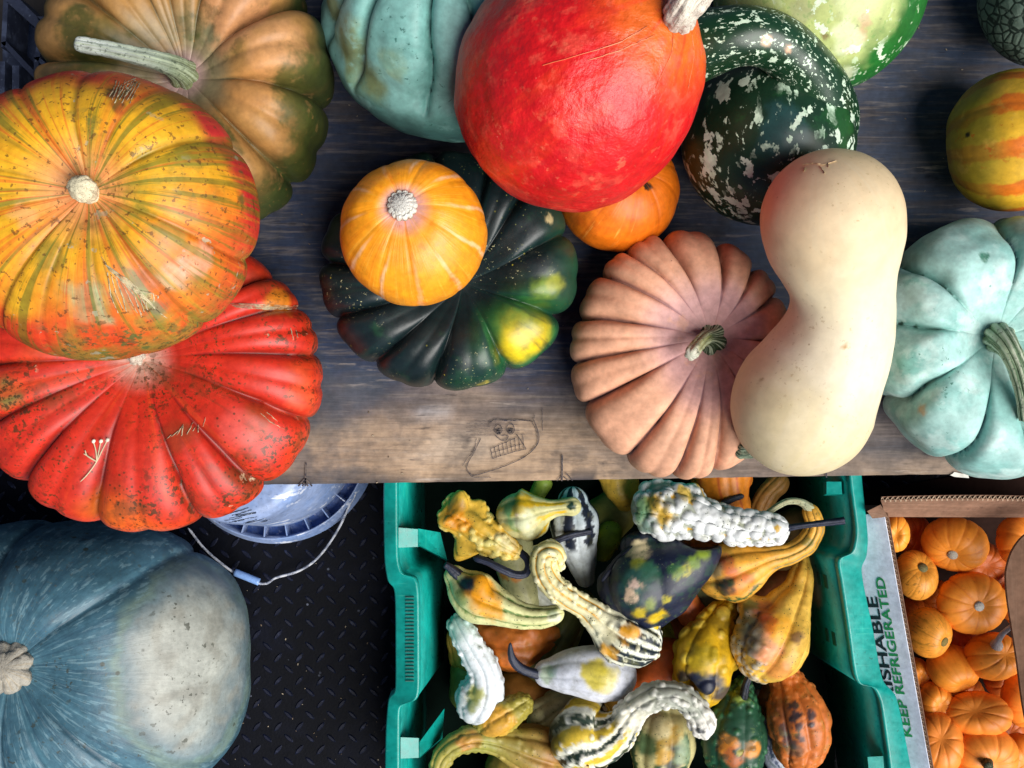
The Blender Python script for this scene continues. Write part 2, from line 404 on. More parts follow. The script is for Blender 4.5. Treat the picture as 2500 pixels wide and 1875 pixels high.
front = V.reshape(nx, ny, 3)[:, 0]; fb = front.copy(); fb[:, 2] -= .018
bk = front.copy(); bk[:, 1] = .75; bk[:, 2] = 0; bb = bk.copy(); bb[:, 2] = -.018
q = [loft(fb, front), loft(bb, fb)]
q.append((np.array([front[0], fb[0], bb[0], bk[0]]), [[0, 1, 2, 3]])); q.append((np.array([front[-1], fb[-1], bb[-1], bk[-1]]), [[3, 2, 1, 0]])); q.append(loft(bk, bb))
Vp, Fp = join(q); build('sheet_edge', Vp, Fp, m_ply, table, smooth=False)
m_leg = mat('dark_timber', base=L('#1d1a1a'), rough=.7, layers=[('n', 'o', (40, 40, 4), .4, .6, '#2c2624', .7, None)])
for lx in (-.335, .93):
    for ly in (.0, .68):
        V, F = box(lx, ly, (FLOOR-.0185)/2, .06, .06, -FLOOR-.0185); build('leg', V, F, m_leg, table, smooth=False)
for ly in (.045, .635):
    V, F = box(.30, ly, -.0585, 1.2, .024, .078); build('apron', V, F, m_leg, table, smooth=False)

# ink marks: thin ribbons of ink lying on the board
m_ink = mat('ink', base=L('#2c2934'), rough=.7, layers=[('n', 'o', 400, .47, .56, '#6c6058', .8, None)])
def ribbon(pts, wpx, z=.0016):
    pts = np.array(pts, float); T = np.gradient(pts, axis=0); T /= np.maximum(np.linalg.norm(T, axis=1)[:, None], 1e-9)
    N = np.stack([-T[:, 1], T[:, 0]], -1)*wpx*.40
    a = np.array([P(*q, z) for q in pts+N]); b = np.array([P(*q, z) for q in pts-N]); return loft(a, b)
def dd(x, y): return (1080+x/5.53, 980+y/5.53)
rb = []
def curve(lst, wpx=2.0, jit=.5):
    pts = np.array([dd(*q) for q in lst]); t = np.linspace(0, len(pts)-1, max(2, (len(pts)-1)*8))
    c = []
    ext = np.vstack([2*pts[0]-pts[1], pts, 2*pts[-1]-pts[-2]])
    for q in t:
        i = min(int(q), len(pts)-2); f = q-i; p0, p1, p2, p3 = ext[i:i+4]
        c.append(.5*((2*p1)+(-p0+p2)*f+(2*p0-5*p1+4*p2-p3)*f*f+(-p0+3*p1-3*p2+p3)*f**3))
    c = np.array(c); c += jit*np.stack([pn(np.stack([c[:, 0]*.1, c[:, 1]*.1, c[:, 0]*0+len(rb)], -1)), pn(np.stack([c[:, 0]*.1, c[:, 1]*.1, c[:, 0]*0+9+len(rb)], -1))], -1)*3
    rb.append(ribbon(c, wpx))
curve([(650, 640), (900, 530), (1010, 480)]); curve([(680, 768), (900, 700), (1130, 640)]); curve([(650, 640), (680, 768)]); curve([(1000, 440), (1070, 540), (1130, 640)]); curve([(660, 695), (900, 625), (1100, 570)], 1.6)
for k in range(8): curve([(700+k*55, 615-k*24), (735+k*52, 760-k*18)], 1.6)
curve([(1235, 250), (1300, 440), (1290, 560), (1210, 660), (1090, 760), (900, 850), (680, 930), (440, 995), (370, 970), (330, 900), (350, 820), (420, 700), (500, 540), (520, 500)], 2.2)
curve([(1210, 270), (1280, 440), (1270, 590), (1190, 690), (1060, 770)], 1.4); curve([(330, 930), (420, 1020), (660, 1025)], 1.5)
curve([(270, 870), (340, 760), (400, 700), (440, 600), (460, 500)], 1.6); curve([(620, 300), (680, 255), (760, 250), (900, 262), (1060, 250), (1220, 268)], 2)
curve([(640, 290), (720, 235), (870, 250), (960, 240), (1220, 270)], 1.3); curve([(1250, 185), (1225, 245)], 1.8); curve([(1350, 90), (1352, 400)], 1.3)
curve([(720, 460), (790, 520), (860, 520), (890, 470)], 2.2); curve([(790, 460), (890, 465)], 2)
for cx_, cy_ in ((755, 380), (920, 368)):
    curve([(cx_+52*math.cos(t), cy_+(72 if cx_ > 800 else 62)*math.sin(t)) for t in np.linspace(0, 6.28, 12)], 2)
    for k in range(7): curve([(cx_-32+k*2, cy_+6+k*9), (cx_+38-k*2, cy_-4+k*9)], 2.6)
for k in range(12):
    y0 = 240+k*19; curve([(440-k % 3*60, y0+20), (900+rs.uniform(-200, 300), y0+rs.uniform(0, 20))], .9)
curve([(1618, 720), (1615, 1075)], 4.5); curve([(1610, 1010), (1545, 1070)], 2.5); curve([(1625, 1010), (1700, 1070)], 2.5); curve([(1670, 970), (1760, 1070)], 3)
def raw(lst, wpx): rb.append(ribbon([lst[0], lst[-1]] if len(lst) == 2 else lst, wpx))
raw([(747, 1130), (745, 1187)], 5); raw([(745, 1168), (728, 1187)], 5); raw([(745, 1168), (762, 1187)], 5); raw([(745, 1175), (738, 1187)], 5); raw([(745, 1175), (752, 1187)], 5)
raw([(2016, 1140), (2018, 1166)], 4); 
V, F = join(rb); ink = build('ink_drawing', V, F, m_ink, table, smooth=False, kind='stuff', label='ink doodle of a grinning face and ruler marks on the board')

m_chip = mat('pale_chip', base=L('#dcd9cf'), rough=.7)
def chip(c, w1, w2, an, lab, z=.0005, m=None):
    o = P(*c, z); cs, sn = math.cos(an), math.sin(an); pts = []
    for k in range(9):
        t = k/9*2*math.pi; r_ = 1+.25*math.sin(k*2.7+c[0]); x, y = math.cos(t)*w1*S(0)*r_, math.sin(t)*w2*S(0)*r_; pts.append([o[0]+x*cs-y*sn, o[1]+x*sn+y*cs, z+.0012])
    T_ = np.array(pts); B_ = T_.copy(); B_[:, 2] = z; V, F = slab(T_, B_); ob = build('paint_chip', V, F, m or m_chip, smooth=False); ob['label'] = lab; ob['category'] = 'chip'
chip((2343, 1160), 24, 6, -.1, 'white chip lying at the front edge of the board below the blue green pumpkin')

rd_ = random.Random(11); V0 = []; 
for k in range(45):
    u, v = rd_.uniform(560, 930), rd_.uniform(1300, 1875); r_ = rd_.uniform(.0004, .0013); p_ = P(u, v, FLOOR+.0009); V0.append(box(p_[0], p_[1], p_[2], r_*2, r_, r_*.7, rd_.uniform(0, 3)))
for k in range(110):
    u, v = rd_.uniform(480, 2500), rd_.uniform(20, 1180); r_ = rd_.uniform(.0003, .0009); p_ = P(u, v, .0012); V0.append(box(p_[0], p_[1], p_[2], r_*2.4, r_, r_*.7, rd_.uniform(0, 3)))
V, F = join(V0); ob = build('crumbs', V, F, mat('crumb', base=L('#a89a84'), rough=.9, layers=[('n', 'o', 30, .45, .55, '#5c4a38', .8, None)]), smooth=False, kind='stuff'); ob['label'] = 'pale crumbs and grit scattered over the floor and board'; ob['category'] = 'crumbs'

# ================================================================== PUMPKINS ON THE TABLE
ALL = {}
def thing_at(kind, c, z, label, cat, group=None):
    p = P(*c, z); return empty(kind, p, label, cat, group)
def stem_on(root, V, path, m, col, **kw):
    """path: list of (u, v, dz above the hit point of the first, r_px)"""
    z0 = hit(V, path[0][0], path[0][1])[2]
    return sweep(root, [(u, v, z0+dz, r) for u, v, dz, r in path], m, col, name='stem', **{**dict(ends=('f', 'f'), res=(40, 48), ce=.5), **kw})
m_stem = mat('dry_stem', rough=.75, spec=.3, layers=[('n', 'p', (7, 7, .5), .45, .6, '#7d7a5c', .55, None), ('n', 'p', (16, 16, 1), .55, .62, '#3d3d2b', .6, None), ('n', 'o', 500, .6, .7, '#efe6d2', .5, None)], bump=[('n', 'p', (14, 14, 1), .6, .0012), ('n', 'o', 400, .4, .0008)])
m_cork = mat('cork_stem', rough=.85, spec=.2, layers=[('n', 'p', (9, 9, 1.5), .5, .6, '#9a8c74', .5, None), ('v', 'o', 420, .3, .1, '#6c6455', .5, None), ('n', 'o', 700, .6, .68, '#4a4034', .7, None)], bump=[('n', 'o', 300, .8, .0016), ('n', 'p', (12, 12, 2), .6, .0012)])
m_green_stem = mat('green_stem', rough=.7, spec=.4, layers=[('n', 'p', (9, 9, .4), .48, .56, '#b9c7a8', .75, None), ('n', 'o', 300, .55, .65, '#1c3326', .6, None)], bump=[('n', 'p', (12, 12, .6), .7, .0015)])

# --- flat red pumpkin, bottom of the left stack
m_rouge = mat('red_rind', rough=.47, spec=.5, rvar=.05, layers=[
    ('n', 'p', (5, 5, .5), .5, .66, '#f0521c', .55, None), ('n', 'p', (10, 10, .8), .5, .66, '#8c1a18', .35, None), ('n', 'p', (30, 30, 1.5), .54, .64, '#6a3216', .35, 9),
    ('n', 'o', 26, .52, .6, '#5a3a18', .55, 7), ('n', 'o', (150, 150, 150), .54, .58, '#3b2a10', .85, 11), ('n', 'o', (260, 260, 260), .565, .60, '#43310f', .8, 22), ('v', 'o', 190, .26, .2, '#3f2c10', .75, 15), ('v', 'o', 130, .16, .12, '#4b3313', .7, 20), ('n', 'o', 60, .68, .7, '#d9c7a0', .6, 11)],
    bump=[('n', 'o', 60, .18, .002)])
rt = thing_at('pumpkin', (360, 925), 0, 'large flat red pumpkin with dark specks, lowest of the left stack, overhanging the table corner', 'pumpkin')
def tc_rouge(t, V, pc, rib, ph, wh):
    n_ = fbm(V, 14, 4, 3)
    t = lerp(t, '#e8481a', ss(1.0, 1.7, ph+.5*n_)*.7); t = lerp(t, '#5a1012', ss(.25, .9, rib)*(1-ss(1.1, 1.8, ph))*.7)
    t = lerp(t, '#e88a1c', ss(.25, .5, pn(V, 9, 8))*.5)
    return lerp(t, '#c9a593', (1-ss(.0, .16, ph)))
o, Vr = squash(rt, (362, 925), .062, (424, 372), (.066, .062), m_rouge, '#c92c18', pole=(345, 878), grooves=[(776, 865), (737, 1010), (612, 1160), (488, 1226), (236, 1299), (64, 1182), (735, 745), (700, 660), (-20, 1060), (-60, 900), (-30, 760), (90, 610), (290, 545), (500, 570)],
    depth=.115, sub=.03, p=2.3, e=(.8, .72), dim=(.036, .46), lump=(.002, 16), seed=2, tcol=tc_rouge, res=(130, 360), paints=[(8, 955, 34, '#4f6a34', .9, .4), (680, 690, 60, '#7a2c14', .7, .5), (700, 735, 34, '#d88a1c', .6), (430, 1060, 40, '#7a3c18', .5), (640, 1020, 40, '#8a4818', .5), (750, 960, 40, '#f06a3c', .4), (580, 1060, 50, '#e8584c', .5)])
o, _ = stem_on(rt, Vr, [(335, 872, -.006, 26), (333, 868, .004, 20), (331, 862, .010, 19)], m_cork, '#c9bfae', ribs=(6, .2, 0, 2), lump=(.002, 150))
m_scar = mat('corky_scar', base=L('#b9ae8e'), rough=.85, layers=[('n', 'o', 300, .5, .6, '#6c6450', .7, None)])
def scars(root, V, strokes, wpx=2.2, hgt=.0006, name='corky_scar', m=None):
    parts = []
    for st in strokes:
        pts = []
        for a_, b_ in zip(st[:-1], st[1:]):
            for t in np.linspace(0, 1, 7, endpoint=False): pts.append((a_[0]*(1-t)+b_[0]*t, a_[1]*(1-t)+b_[1]*t))
        pts.append(st[-1])
        Pz = []
        for i, (u, v) in enumerate(pts):
            h = None; pu, pv = proj(V); d = (pu-u)**2+(pv-v)**2; nn = np.where(d < max(10**2, d.min()*1.2))[0]; zt = V[nn, 2].max(); k = nn[V[nn, 2] > zt-.012]
            wd = 1/(d[k]+1); zz = (V[k, 2]*wd).sum()/wd.sum(); Pz.append(zz)
        Pz = np.array(Pz); 
        c = np.array([P(u, v, z+hgt) for (u, v), z in zip(pts, Pz)])
        T = np.gradient(c, axis=0); T /= np.maximum(np.linalg.norm(T, axis=1)[:, None], 1e-9); N = np.stack([-T[:, 1], T[:, 0], 0*T[:, 0]], -1)
        wv = wpx*S(Pz.mean())/2*np.sin(np.linspace(.25, math.pi-.25, len(pts)))[:, None]
        up = np.array([0, 0, hgt*1.2]); n = len(c)
        A = np.vstack([c-N*wv-[0, 0, hgt*2.5], c+up, c+N*wv-[0, 0, hgt*2.5]])
        parts.append((A, [[i, i+1, n+i+1, n+i] for i in range(n-1)]+[[n+i, n+i+1, 2*n+i+1, 2*n+i] for i in range(n-1)]))
    V2, F2 = join(parts); V2 = V2+.0009*np.stack([fbm(V2, 260, 3, 2), fbm(V2, 260, 8, 2), 0*V2[:, 0]], -1); return build(name, V2, F2, m or m_scar, root, kind='stuff')
R_ = random.Random(7)
scars(rt, Vr, [[(560+k*3, 741+k*2), (650, 744+k*2.2), (728-k, 747+k*1.5)] for k in range(6)]+
      [[(405+k*13, 1078-k*4+R_.uniform(-9, 9)), (425+k*10+R_.uniform(-9, 9), 1058-k*5+R_.uniform(-9, 9))] for k in range(8)]+[[(636, 1008), (660, 1030), (695, 1048)], [(650, 1005), (678, 1028)], [(710, 800), (716, 830)], [(722, 805), (728, 826)]], 2.2)
tw_ = thing_at('dried_twig', (230, 1120), .1, 'tiny dried flower twig with white seed heads lying on the flat red pumpkin', 'twig')
m_tw = mat('dry_twig', base=L('#cdbf9c'), rough=.7)
zt_ = {q: hit(Vr, *q)[2]+.0012 for q in [(196, 1176), (212, 1160), (236, 1127), (250, 1098), (262, 1075), (234, 1100), (228, 1078), (246, 1078), (212, 1112), (208, 1100), (205, 1108)]}
for st in ([(196, 1176), (212, 1160), (236, 1127), (250, 1098), (262, 1075)], [(236, 1127), (234, 1100), (228, 1078)], [(236, 1127), (246, 1078)], [(236, 1127), (212, 1112), (205, 1108)], [(236, 1127), (212, 1112), (208, 1100)]):
    sweep(tw_, [(u, v, zt_[(u, v)], 1.5) for u, v in st], m_tw, '#cdbf9c', name='twig_branch', res=(16, 6))
for q in ((262, 1075), (228, 1078), (246, 1078)):
    sweep(tw_, [(q[0], q[1], zt_[q]+.001, 4.5), (q[0]+1, q[1]-2, zt_[q]+.002, 4.5)], mat('seed_head', base=L('#e6e0cc'), rough=.6), '#e6e0cc', name='seed_head', res=(6, 12))

# --- orange, yellow and green pumpkin on top of it
m_oran = mat('turban_rind', rough=.5, spec=.5, rvar=.06, layers=[
    ('n', 'p', (4, 4, .35), .5, .62, '#e0641a', .4, None), ('n', 'p', (9, 9, .45), .52, .6, '#5f6a1c', .7, None), ('n', 'p', (14, 14, .5), .54, .62, '#d0501c', .55, None), ('n', 'p', (20, 20, .8), .56, .65, '#f0a02c', .28, None),
    ('n', 'o', 24, .48, .58, '#7c8030', .7, 8), ('n', 'o', 75, .55, .6, '#2d5a33', .85, 9), ('n', 'o', 130, .56, .6, '#2a3a1c', .75, 9), ('n', 'o', 200, .6, .63, '#5a3a18', .7, None), ('n', 'o', 9, .55, .63, '#7c7f30', .4, None), ('n', 'o', 48, .64, .66, '#a8a58c', .7, 12)],
    bump=[('n', 'o', 70, .15, .002), ('n', 'p', (18, 18, .8), .2, .002)])
ro = thing_at('pumpkin', (250, 520), .12, 'orange and yellow pumpkin with green mottling and short pale stem, topmost of the left stack', 'pumpkin')
def tc_or(t, V, pc, rib, ph, wh):
    n_ = fbm(V, 12, 6, 3); a = np.arctan2(pc[:, 1], pc[:, 0])
    t = lerp(t, '#e0661c', ss(.3, .8, np.sin(a+2.4)+.6*n_)*.8*ss(.2, .9, ph))
    t = lerp(t, '#c8252a', ss(1.12, 1.4, ph+.3*n_+.1*np.cos(a-1.6))); t = lerp(t, '#6f7a2c', ss(.15, .4, pn(V, 22, 12))*ss(.5, .9, ph)*(1-ss(1.3, 1.6, ph))*.6); t = lerp(t, '#7c6a20', ss(.2, .8, rib)*.5)
    t = lerp(t, '#cf3a30', ss(.62, .95, ph+.35*n_)*ss(.1, .7, np.cos(a-2.3))); t = lerp(t, '#da5a24', ss(.9, 1.25, ph+.4*n_)*ss(-.2, .6, -np.sin(a))*.8)
    t = lerp(t, '#d8401c', ss(.75, 1.1, ph+.3*n_)*ss(.6, .95, np.cos(a+1.9)))
    return lerp(t, '#dd9358', 1-ss(.05, .35, ph))
o, Vo = squash(ro, (248, 533), .205, (380, 347), (.098, .085), m_oran, '#e3a81e', pole=(212, 468), grooves=[(-100, 420), (-110, 600), (20, 850), (150, 878), (500, 800), (620, 640), (600, 330), (430, 235), (250, 190), (90, 240), (-20, 310), (340, 870)],
    depth=.06, p=2.2, e=(.82, .95), dim=(.022, .36), lump=(.003, 12), seed=9, tcol=tc_or, res=(130, 320), vardepth=.6,
    paints=[(300, 215, 32, '#35351c', 1, .3), (300, 250, 22, '#3c3a1c', .9), (215, 755, 55, '#8fa57c', .8, .4), (390, 770, 30, '#3e6a55', .8), (350, 700, 40, '#5d6f48', .8), (350, 740, 35, '#7d8a60', .7), (500, 640, 45, '#e8a98c', .7), (430, 680, 40, '#b5aa90', .6), (600, 480, 14, '#2d4a24', .8), (602, 420, 12, '#2d4a24', .8),
            (70, 520, 30, '#e6a870', .6), (420, 560, 40, '#7c8a4c', .5), (120, 640, 40, '#70702c', .6)])
stem_on(ro, Vo, [(225, 475, -.008, 30), (212, 468, .006, 28), (198, 457, .016, 33), (190, 452, .022, 26)], m_cork, '#e3d9b8', ribs=(7, .16, 0, 2), lump=(.002, 120), ends=('f', 'r'))
scars(ro, Vo, [[(248, 628), (268, 660), (300+k*8, 690+k*4), (330+k*11, 735-k*3+R_.uniform(-10, 10)), (345+k*8, 775-k*9)] for k in range(6)]+[[(262+k*9, 665+k*4), (270+k*14, 720), (285+k*16+R_.uniform(-8, 8), 765+R_.uniform(-8, 12))] for k in range(6)]+[[(250, 640), (290+k*6, 680+k*2), (345+k*7, 725+k*6), (390+k*3, 765+k*2)] for k in range(7)]+
      [[(285+k*7, 195+k % 3*4), (279+k*7, 215), (268+k*6, 236+k % 3*8)] for k in range(9)]+[[(300+k*5, 205+k*6), (330, 190+k*5)] for k in range(4)], 2.1)

# --- olive and tan lobed pumpkin behind
m_mus = mat('tan_olive_rind', rough=.5, spec=.45, layers=[('n', 'o', 13, .5, .62, '#434a1e', .85, None), ('n', 'o', 60, .52, .64, '#3c421c', .45, 8), ('n', 'o', 40, .56, .68, '#b98a54', .35, None), ('n', 'o', 160, .62, .68, '#b98a4c', .4, 10)], bump=[('n', 'o', 55, .25, .002), ('n', 'o', 150, .15, .001)])
rm = thing_at('pumpkin', (460, 190), 0, 'deeply lobed tan and olive green pumpkin with a long grey stem, behind the left stack', 'pumpkin')
def tc_mus(t, V, pc, rib, ph, wh):
    n_ = fbm(V, 11, 3, 3)
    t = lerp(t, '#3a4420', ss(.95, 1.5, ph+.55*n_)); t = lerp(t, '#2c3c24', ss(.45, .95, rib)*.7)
    t = lerp(t, '#6f7a66', (1-ss(.15, .42, ph+.15*n_))*.6); return lerp(t, '#b8939a', (1-ss(.03, .16, ph))*.8)
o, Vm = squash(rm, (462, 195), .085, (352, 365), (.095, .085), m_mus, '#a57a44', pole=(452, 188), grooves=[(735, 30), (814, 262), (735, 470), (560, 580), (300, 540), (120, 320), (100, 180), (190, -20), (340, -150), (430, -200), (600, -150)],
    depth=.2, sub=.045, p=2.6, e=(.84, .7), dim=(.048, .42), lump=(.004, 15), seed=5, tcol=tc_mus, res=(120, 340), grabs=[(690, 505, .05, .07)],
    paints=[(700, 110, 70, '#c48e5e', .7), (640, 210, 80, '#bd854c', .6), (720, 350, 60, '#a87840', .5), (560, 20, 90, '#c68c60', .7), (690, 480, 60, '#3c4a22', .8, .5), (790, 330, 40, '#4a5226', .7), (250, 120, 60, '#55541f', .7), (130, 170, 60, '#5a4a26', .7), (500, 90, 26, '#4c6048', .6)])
stem_on(rm, Vm, [(452, 190, -.012, 52), (446, 178, .006, 36), (420, 160, .028, 28), (375, 145, .044, 24), (300, 128, .055, 22), (230, 114, .058, 20), (192, 108, .058, 21)], m_green_stem, '#8d9a7e', ribs=(6, .3, .2, 2), grads=[(0, '#7d8550'), (.4, '#84937a'), (.85, '#d3dbd6'), (1, '#e8ece6')], res=(60, 48), ends=('f', 'r'), lump=(.0008, 120))

# --- blue green pumpkin at the top middle
m_jar = mat('blue_green_rind', rough=.5, spec=.45, layers=[('n', 'o', 12, .45, .62, '#5f9a92', .6, None), ('n', 'o', 34, .54, .64, '#8fc4bd', .5, None), ('n', 'o', 210, .64, .68, '#1f5a50', .75, 10), ('v', 'o', 55, .09, .05, '#1f5a50', .8, 14)], bump=[('n', 'o', 45, .25, .0025)])
rj = thing_at('pumpkin', (1100, 0), 0, 'dark blue green lobed pumpkin with olive flank, partly behind the big red squash', 'pumpkin')
def tc_j1(t, V, pc, rib, ph, wh):
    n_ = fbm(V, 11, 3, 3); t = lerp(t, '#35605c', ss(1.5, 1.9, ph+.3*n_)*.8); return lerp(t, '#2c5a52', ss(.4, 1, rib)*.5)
squash(rj, (1105, 12), .105, (305, 312), (.1, .105), m_jar, '#86bdb6', tilt=(.02, .5), grooves=[(800, -60), (800, 120), (900, 235), (1040, 320), (1175, 330), (1330, 230), (1400, 60), (1350, -200), (1100, -310), (900, -230)], depth=.26, p=2.8, e=(.8, .9), dim=(.03, .35), lump=(.006, 13), wobble=.16, seed=15, tcol=tc_j1,
       fade=(1.45, 1.75), skirt=(1.62, .07), res=(130, 300), paints=[(835, 110, 60, '#7d8250', .9, .4, .8), (880, 190, 60, '#6f7a4c', .9, .4, .8), (950, 160, 40, '#8a9a6c', .6), (800, 30, 35, '#7a8250', .8)])

# --- big red squash
m_kuri = mat('scarlet_rind', rough=.42, spec=.5, rvar=.06, layers=[('n', 'p', (4, 4, 1.2), .5, .66, '#f03a1c', .6, None), ('n', 'o', 45, .52, .64, '#f4604a', .5, None), ('n', 'o', 22, .48, .64, '#a80c14', .55, None), ('n', 'o', 110, .58, .66, '#f5805c', .4, 12), ('n', 'o', 230, .7, .73, '#f5c9a8', .5, 9)],
             bump=[('n', 'o', 34, .6, .005), ('n', 'o', 100, .5, .0025)])
rk = thing_at('squash', (1415, 200), .1, 'large glossy scarlet squash with a thick pale stem, top middle', 'squash')
def tc_k(t, V, pc, rib, ph, wh):
    n_ = fbm(V, 10, 3, 3); t = lerp(t, '#ea6a1c', 1-ss(.3, .85, ph+.25*n_)); return t
o, Vk = squash(rk, (1404, 214), .205, (292, 296), (.103, .103), m_kuri, '#d9141a', tilt=(.95, .62), depth=0, e=(.95, 1), dim=(0, .3), dimb=(.008, .3), neck=.016, lump=(.004, 17), seed=21, tcol=tc_k, res=(150, 260))
stem_on(rk, Vk, [(1655, 45, -.006, 44), (1662, 32, .008, 40), (1680, 5, .016, 46), (1712, -50, .024, 52)], m_cork, '#e6dbcb', ribs=(8, .14, 0, 2), lump=(.003, 80), res=(60, 72), ends=('r', 'f'))
scars(rk, Vk, [[(1644, 75), (1640, 130), (1600, 215)], [(1690, 78), (1695, 140), (1675, 240)], [(1580, 65), (1510, 105), (1325, 160)], [(1600, 85), (1520, 120), (1435, 148)]], 3, .0004, 'pale_streak', mat('pale_streak', base=L('#f08050'), rough=.4))

# --- small orange pumpkin under it
m_orange = mat('orange_rind', rough=.46, spec=.45, rvar=.05, layers=[('n', 'p', (5, 5, .5), .48, .64, '#e87a12', .6, None), ('n', 'o', 40, .55, .68, '#c4560c', .5, None), ('n', 'p', (16, 16, 1), .6, .68, '#f3a94c', .5, None)], bump=[('n', 'o', 80, .2, .0016), ('n', 'p', (12, 12, .6), .2, .002)])
rs_ = thing_at('pumpkin', (1510, 460), 0, 'small smooth orange pumpkin with a black spot, tucked under the big scarlet squash', 'pumpkin')
squash(rs_, (1508, 466), .056, (150, 148), (.052, .056), m_orange, '#e0700f', tilt=(.3, .3), grooves=range(15, 375, 36), depth=.02, e=(.88, 1), dim=(.008, .3), lump=(.002, 20), seed=31, gcol='#c85a0a', paints=[(1593, 448, 10, '#1b1410', 1, .3), (1400, 540, 40, '#a5500f', .6)])

# --- dark green fluted pumpkin
m_dark = mat('dark_green_rind', rough=.4, spec=.5, rvar=.06, layers=[('n', 'p', (6, 6, .6), .5, .68, '#10302c', .7, None), ('n', 'o', 30, .56, .7, '#1c4a2c', .45, None), ('v', 'o', 75, .085, .05, '#c6b93c', .9, 9), ('n', 'o', (330, 330, 330), .64, .665, '#d6d2a0', .7, 12), ('v', 'o', 160, .12, .08, '#a5a860', .7, 7)], bump=[('n', 'o', 60, .2, .002)])
rd = thing_at('pumpkin', (1095, 665), 0, 'dark green deeply ribbed pumpkin with a yellow patch, carrying the small orange pumpkin', 'pumpkin')
def tc_d(t, V, pc, rib, ph, wh):
    a = np.arctan2(pc[:, 1], pc[:, 0]); return lerp(t, '#1e5238', ss(.2, .9, np.cos(a+.45))*ss(.6, 1.3, ph)*.7)
o, Vd = squash(rd, (1096, 664), .062, (314, 290), (.066, .062), m_dark, '#101f22', pole=(1130, 690), grooves=[(1378, 571), (1370, 778), (1242, 913), (1059, 934), (912, 900), (792, 790), (772, 640), (820, 490), (920, 400), (1060, 365), (1200, 385), (1300, 450)],
    depth=.17, sub=.015, p=2.4, e=(.82, .68), dim=(.036, .46), lump=(.0025, 16), seed=8, tcol=tc_d, res=(130, 340), paints=[(1290, 820, 96, '#2f7a3c', .8, .6, .4), (1292, 832, 66, '#8a9a24', 1, .6, .4), (1296, 832, 52, '#e2c01c', 1, .6, .5), (1262, 872, 40, '#d6bc1c', .95, .6, .5), (1345, 712, 34, '#7d9a2c', .8, .6), (1290, 760, 40, '#2f7a3c', .6, .6), (1180, 950, 14, '#c8b440', .9), (1370, 690, 20, '#a5a83c', .7, .5), (1352, 527, 11, '#b5a578', .9)])
# --- small orange pumpkin on it
m_kab = mat('amber_rind', rough=.42, spec=.5, rvar=.05, layers=[('n', 'p', (4, 4, .4), .48, .64, '#ee8a14', .6, None), ('n', 'p', (16, 16, 1), .55, .68, '#f4b23c', .55, None), ('n', 'o', 50, .6, .7, '#d96a10', .4, None), ('v', 'o', 110, .06, .04, '#a84c10', .7, 10)], bump=[('n', 'o', 80, .2, .0016), ('n', 'p', (14, 14, .8), .3, .0018)])
rka = thing_at('pumpkin', (1009, 570), .125, 'small bright orange pumpkin with pale meridian stripes, sitting on the dark green ribbed pumpkin', 'pumpkin')
def tc_ka(t, V, pc, rib, ph, wh):
    a = np.arctan2(pc[:, 1], pc[:, 0]); x = np.abs(((a/(2*math.pi)*11+.2*pn(V, 30, 2)) % 1)-.5)
    return lerp(lerp(t, '#f6c08a', (1-ss(.02, .075, x+.05*pn(V, 150, 6)))*ss(.4, .8, ph)*.9), '#d8a0a0', 1-ss(.1, .36, ph))
o, Vka = squash(rka, (1010, 571), .183, (178, 176), (.055, .056), m_kab, '#f09a1a', pole=(985, 505), grooves=range(10, 370, 33), depth=.025, p=2, e=(.85, .95), dim=(.009, .3), lump=(.0018, 22), seed=41, tcol=tc_ka)
stem_on(rka, Vka, [(988, 508, -.006, 30), (984, 504, .002, 36), (981, 500, .008, 36), (980, 498, .0095, 27), (980, 498, .0098, 26), (979, 497, .011, 24)], m_cork, '#d9d0ba', ribs=(14, .14, 0, 2), lump=(.001, 200), res=(40, 84), grads=[(0, '#cdbfa0'), (.6, '#8d8268'), (.8, '#e6e4da'), (1, '#eceae2')])

# --- peach fluted pumpkin
m_peach = mat('peach_rind', rough=.6, spec=.3, layers=[('n', 'o', 14, .46, .64, '#c08a6c', .5, None), ('n', 'o', 40, .56, .68, '#dda78a', .45, None), ('v', 'o', 60, .045, .03, '#3a2624', .8, 16), ('n', 'o', 130, .64, .7, '#8f6a52', .35, 9)], bump=[('n', 'o', 50, .3, .002)])
rp = thing_at('pumpkin', (1658, 867), 0, 'peach coloured finely ribbed pumpkin with a green stem, left of the butternut squash', 'pumpkin')
def tc_p(t, V, pc, rib, ph, wh):
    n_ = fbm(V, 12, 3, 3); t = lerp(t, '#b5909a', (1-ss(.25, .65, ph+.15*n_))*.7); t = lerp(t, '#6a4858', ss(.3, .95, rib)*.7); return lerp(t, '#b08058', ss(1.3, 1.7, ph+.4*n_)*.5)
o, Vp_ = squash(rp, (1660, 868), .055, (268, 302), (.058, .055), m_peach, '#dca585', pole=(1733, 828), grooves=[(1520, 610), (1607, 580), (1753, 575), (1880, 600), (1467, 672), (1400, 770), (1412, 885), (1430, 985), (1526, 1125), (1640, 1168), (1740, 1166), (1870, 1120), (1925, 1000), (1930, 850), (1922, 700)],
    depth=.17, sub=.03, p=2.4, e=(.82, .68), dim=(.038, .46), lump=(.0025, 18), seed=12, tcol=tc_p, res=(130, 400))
stem_on(rp, Vp_, [(1733, 828, -.006, 44), (1734, 826, .003, 40), (1733, 825, .007, 26), (1722, 826, .018, 19), (1708, 838, .030, 17), (1694, 855, .040, 18), (1686, 866, .046, 18)], m_green_stem, '#5a6438', ribs=(5, .28, .1, 1.6), grads=[(0, '#24381f'), (.35, '#2f4426'), (.5, '#7d8548'), (.85, '#a9a878'), (1, '#e3dfd2')], res=(60, 60), lump=(.001, 120), ends=('f', 'r'), ce=.4)

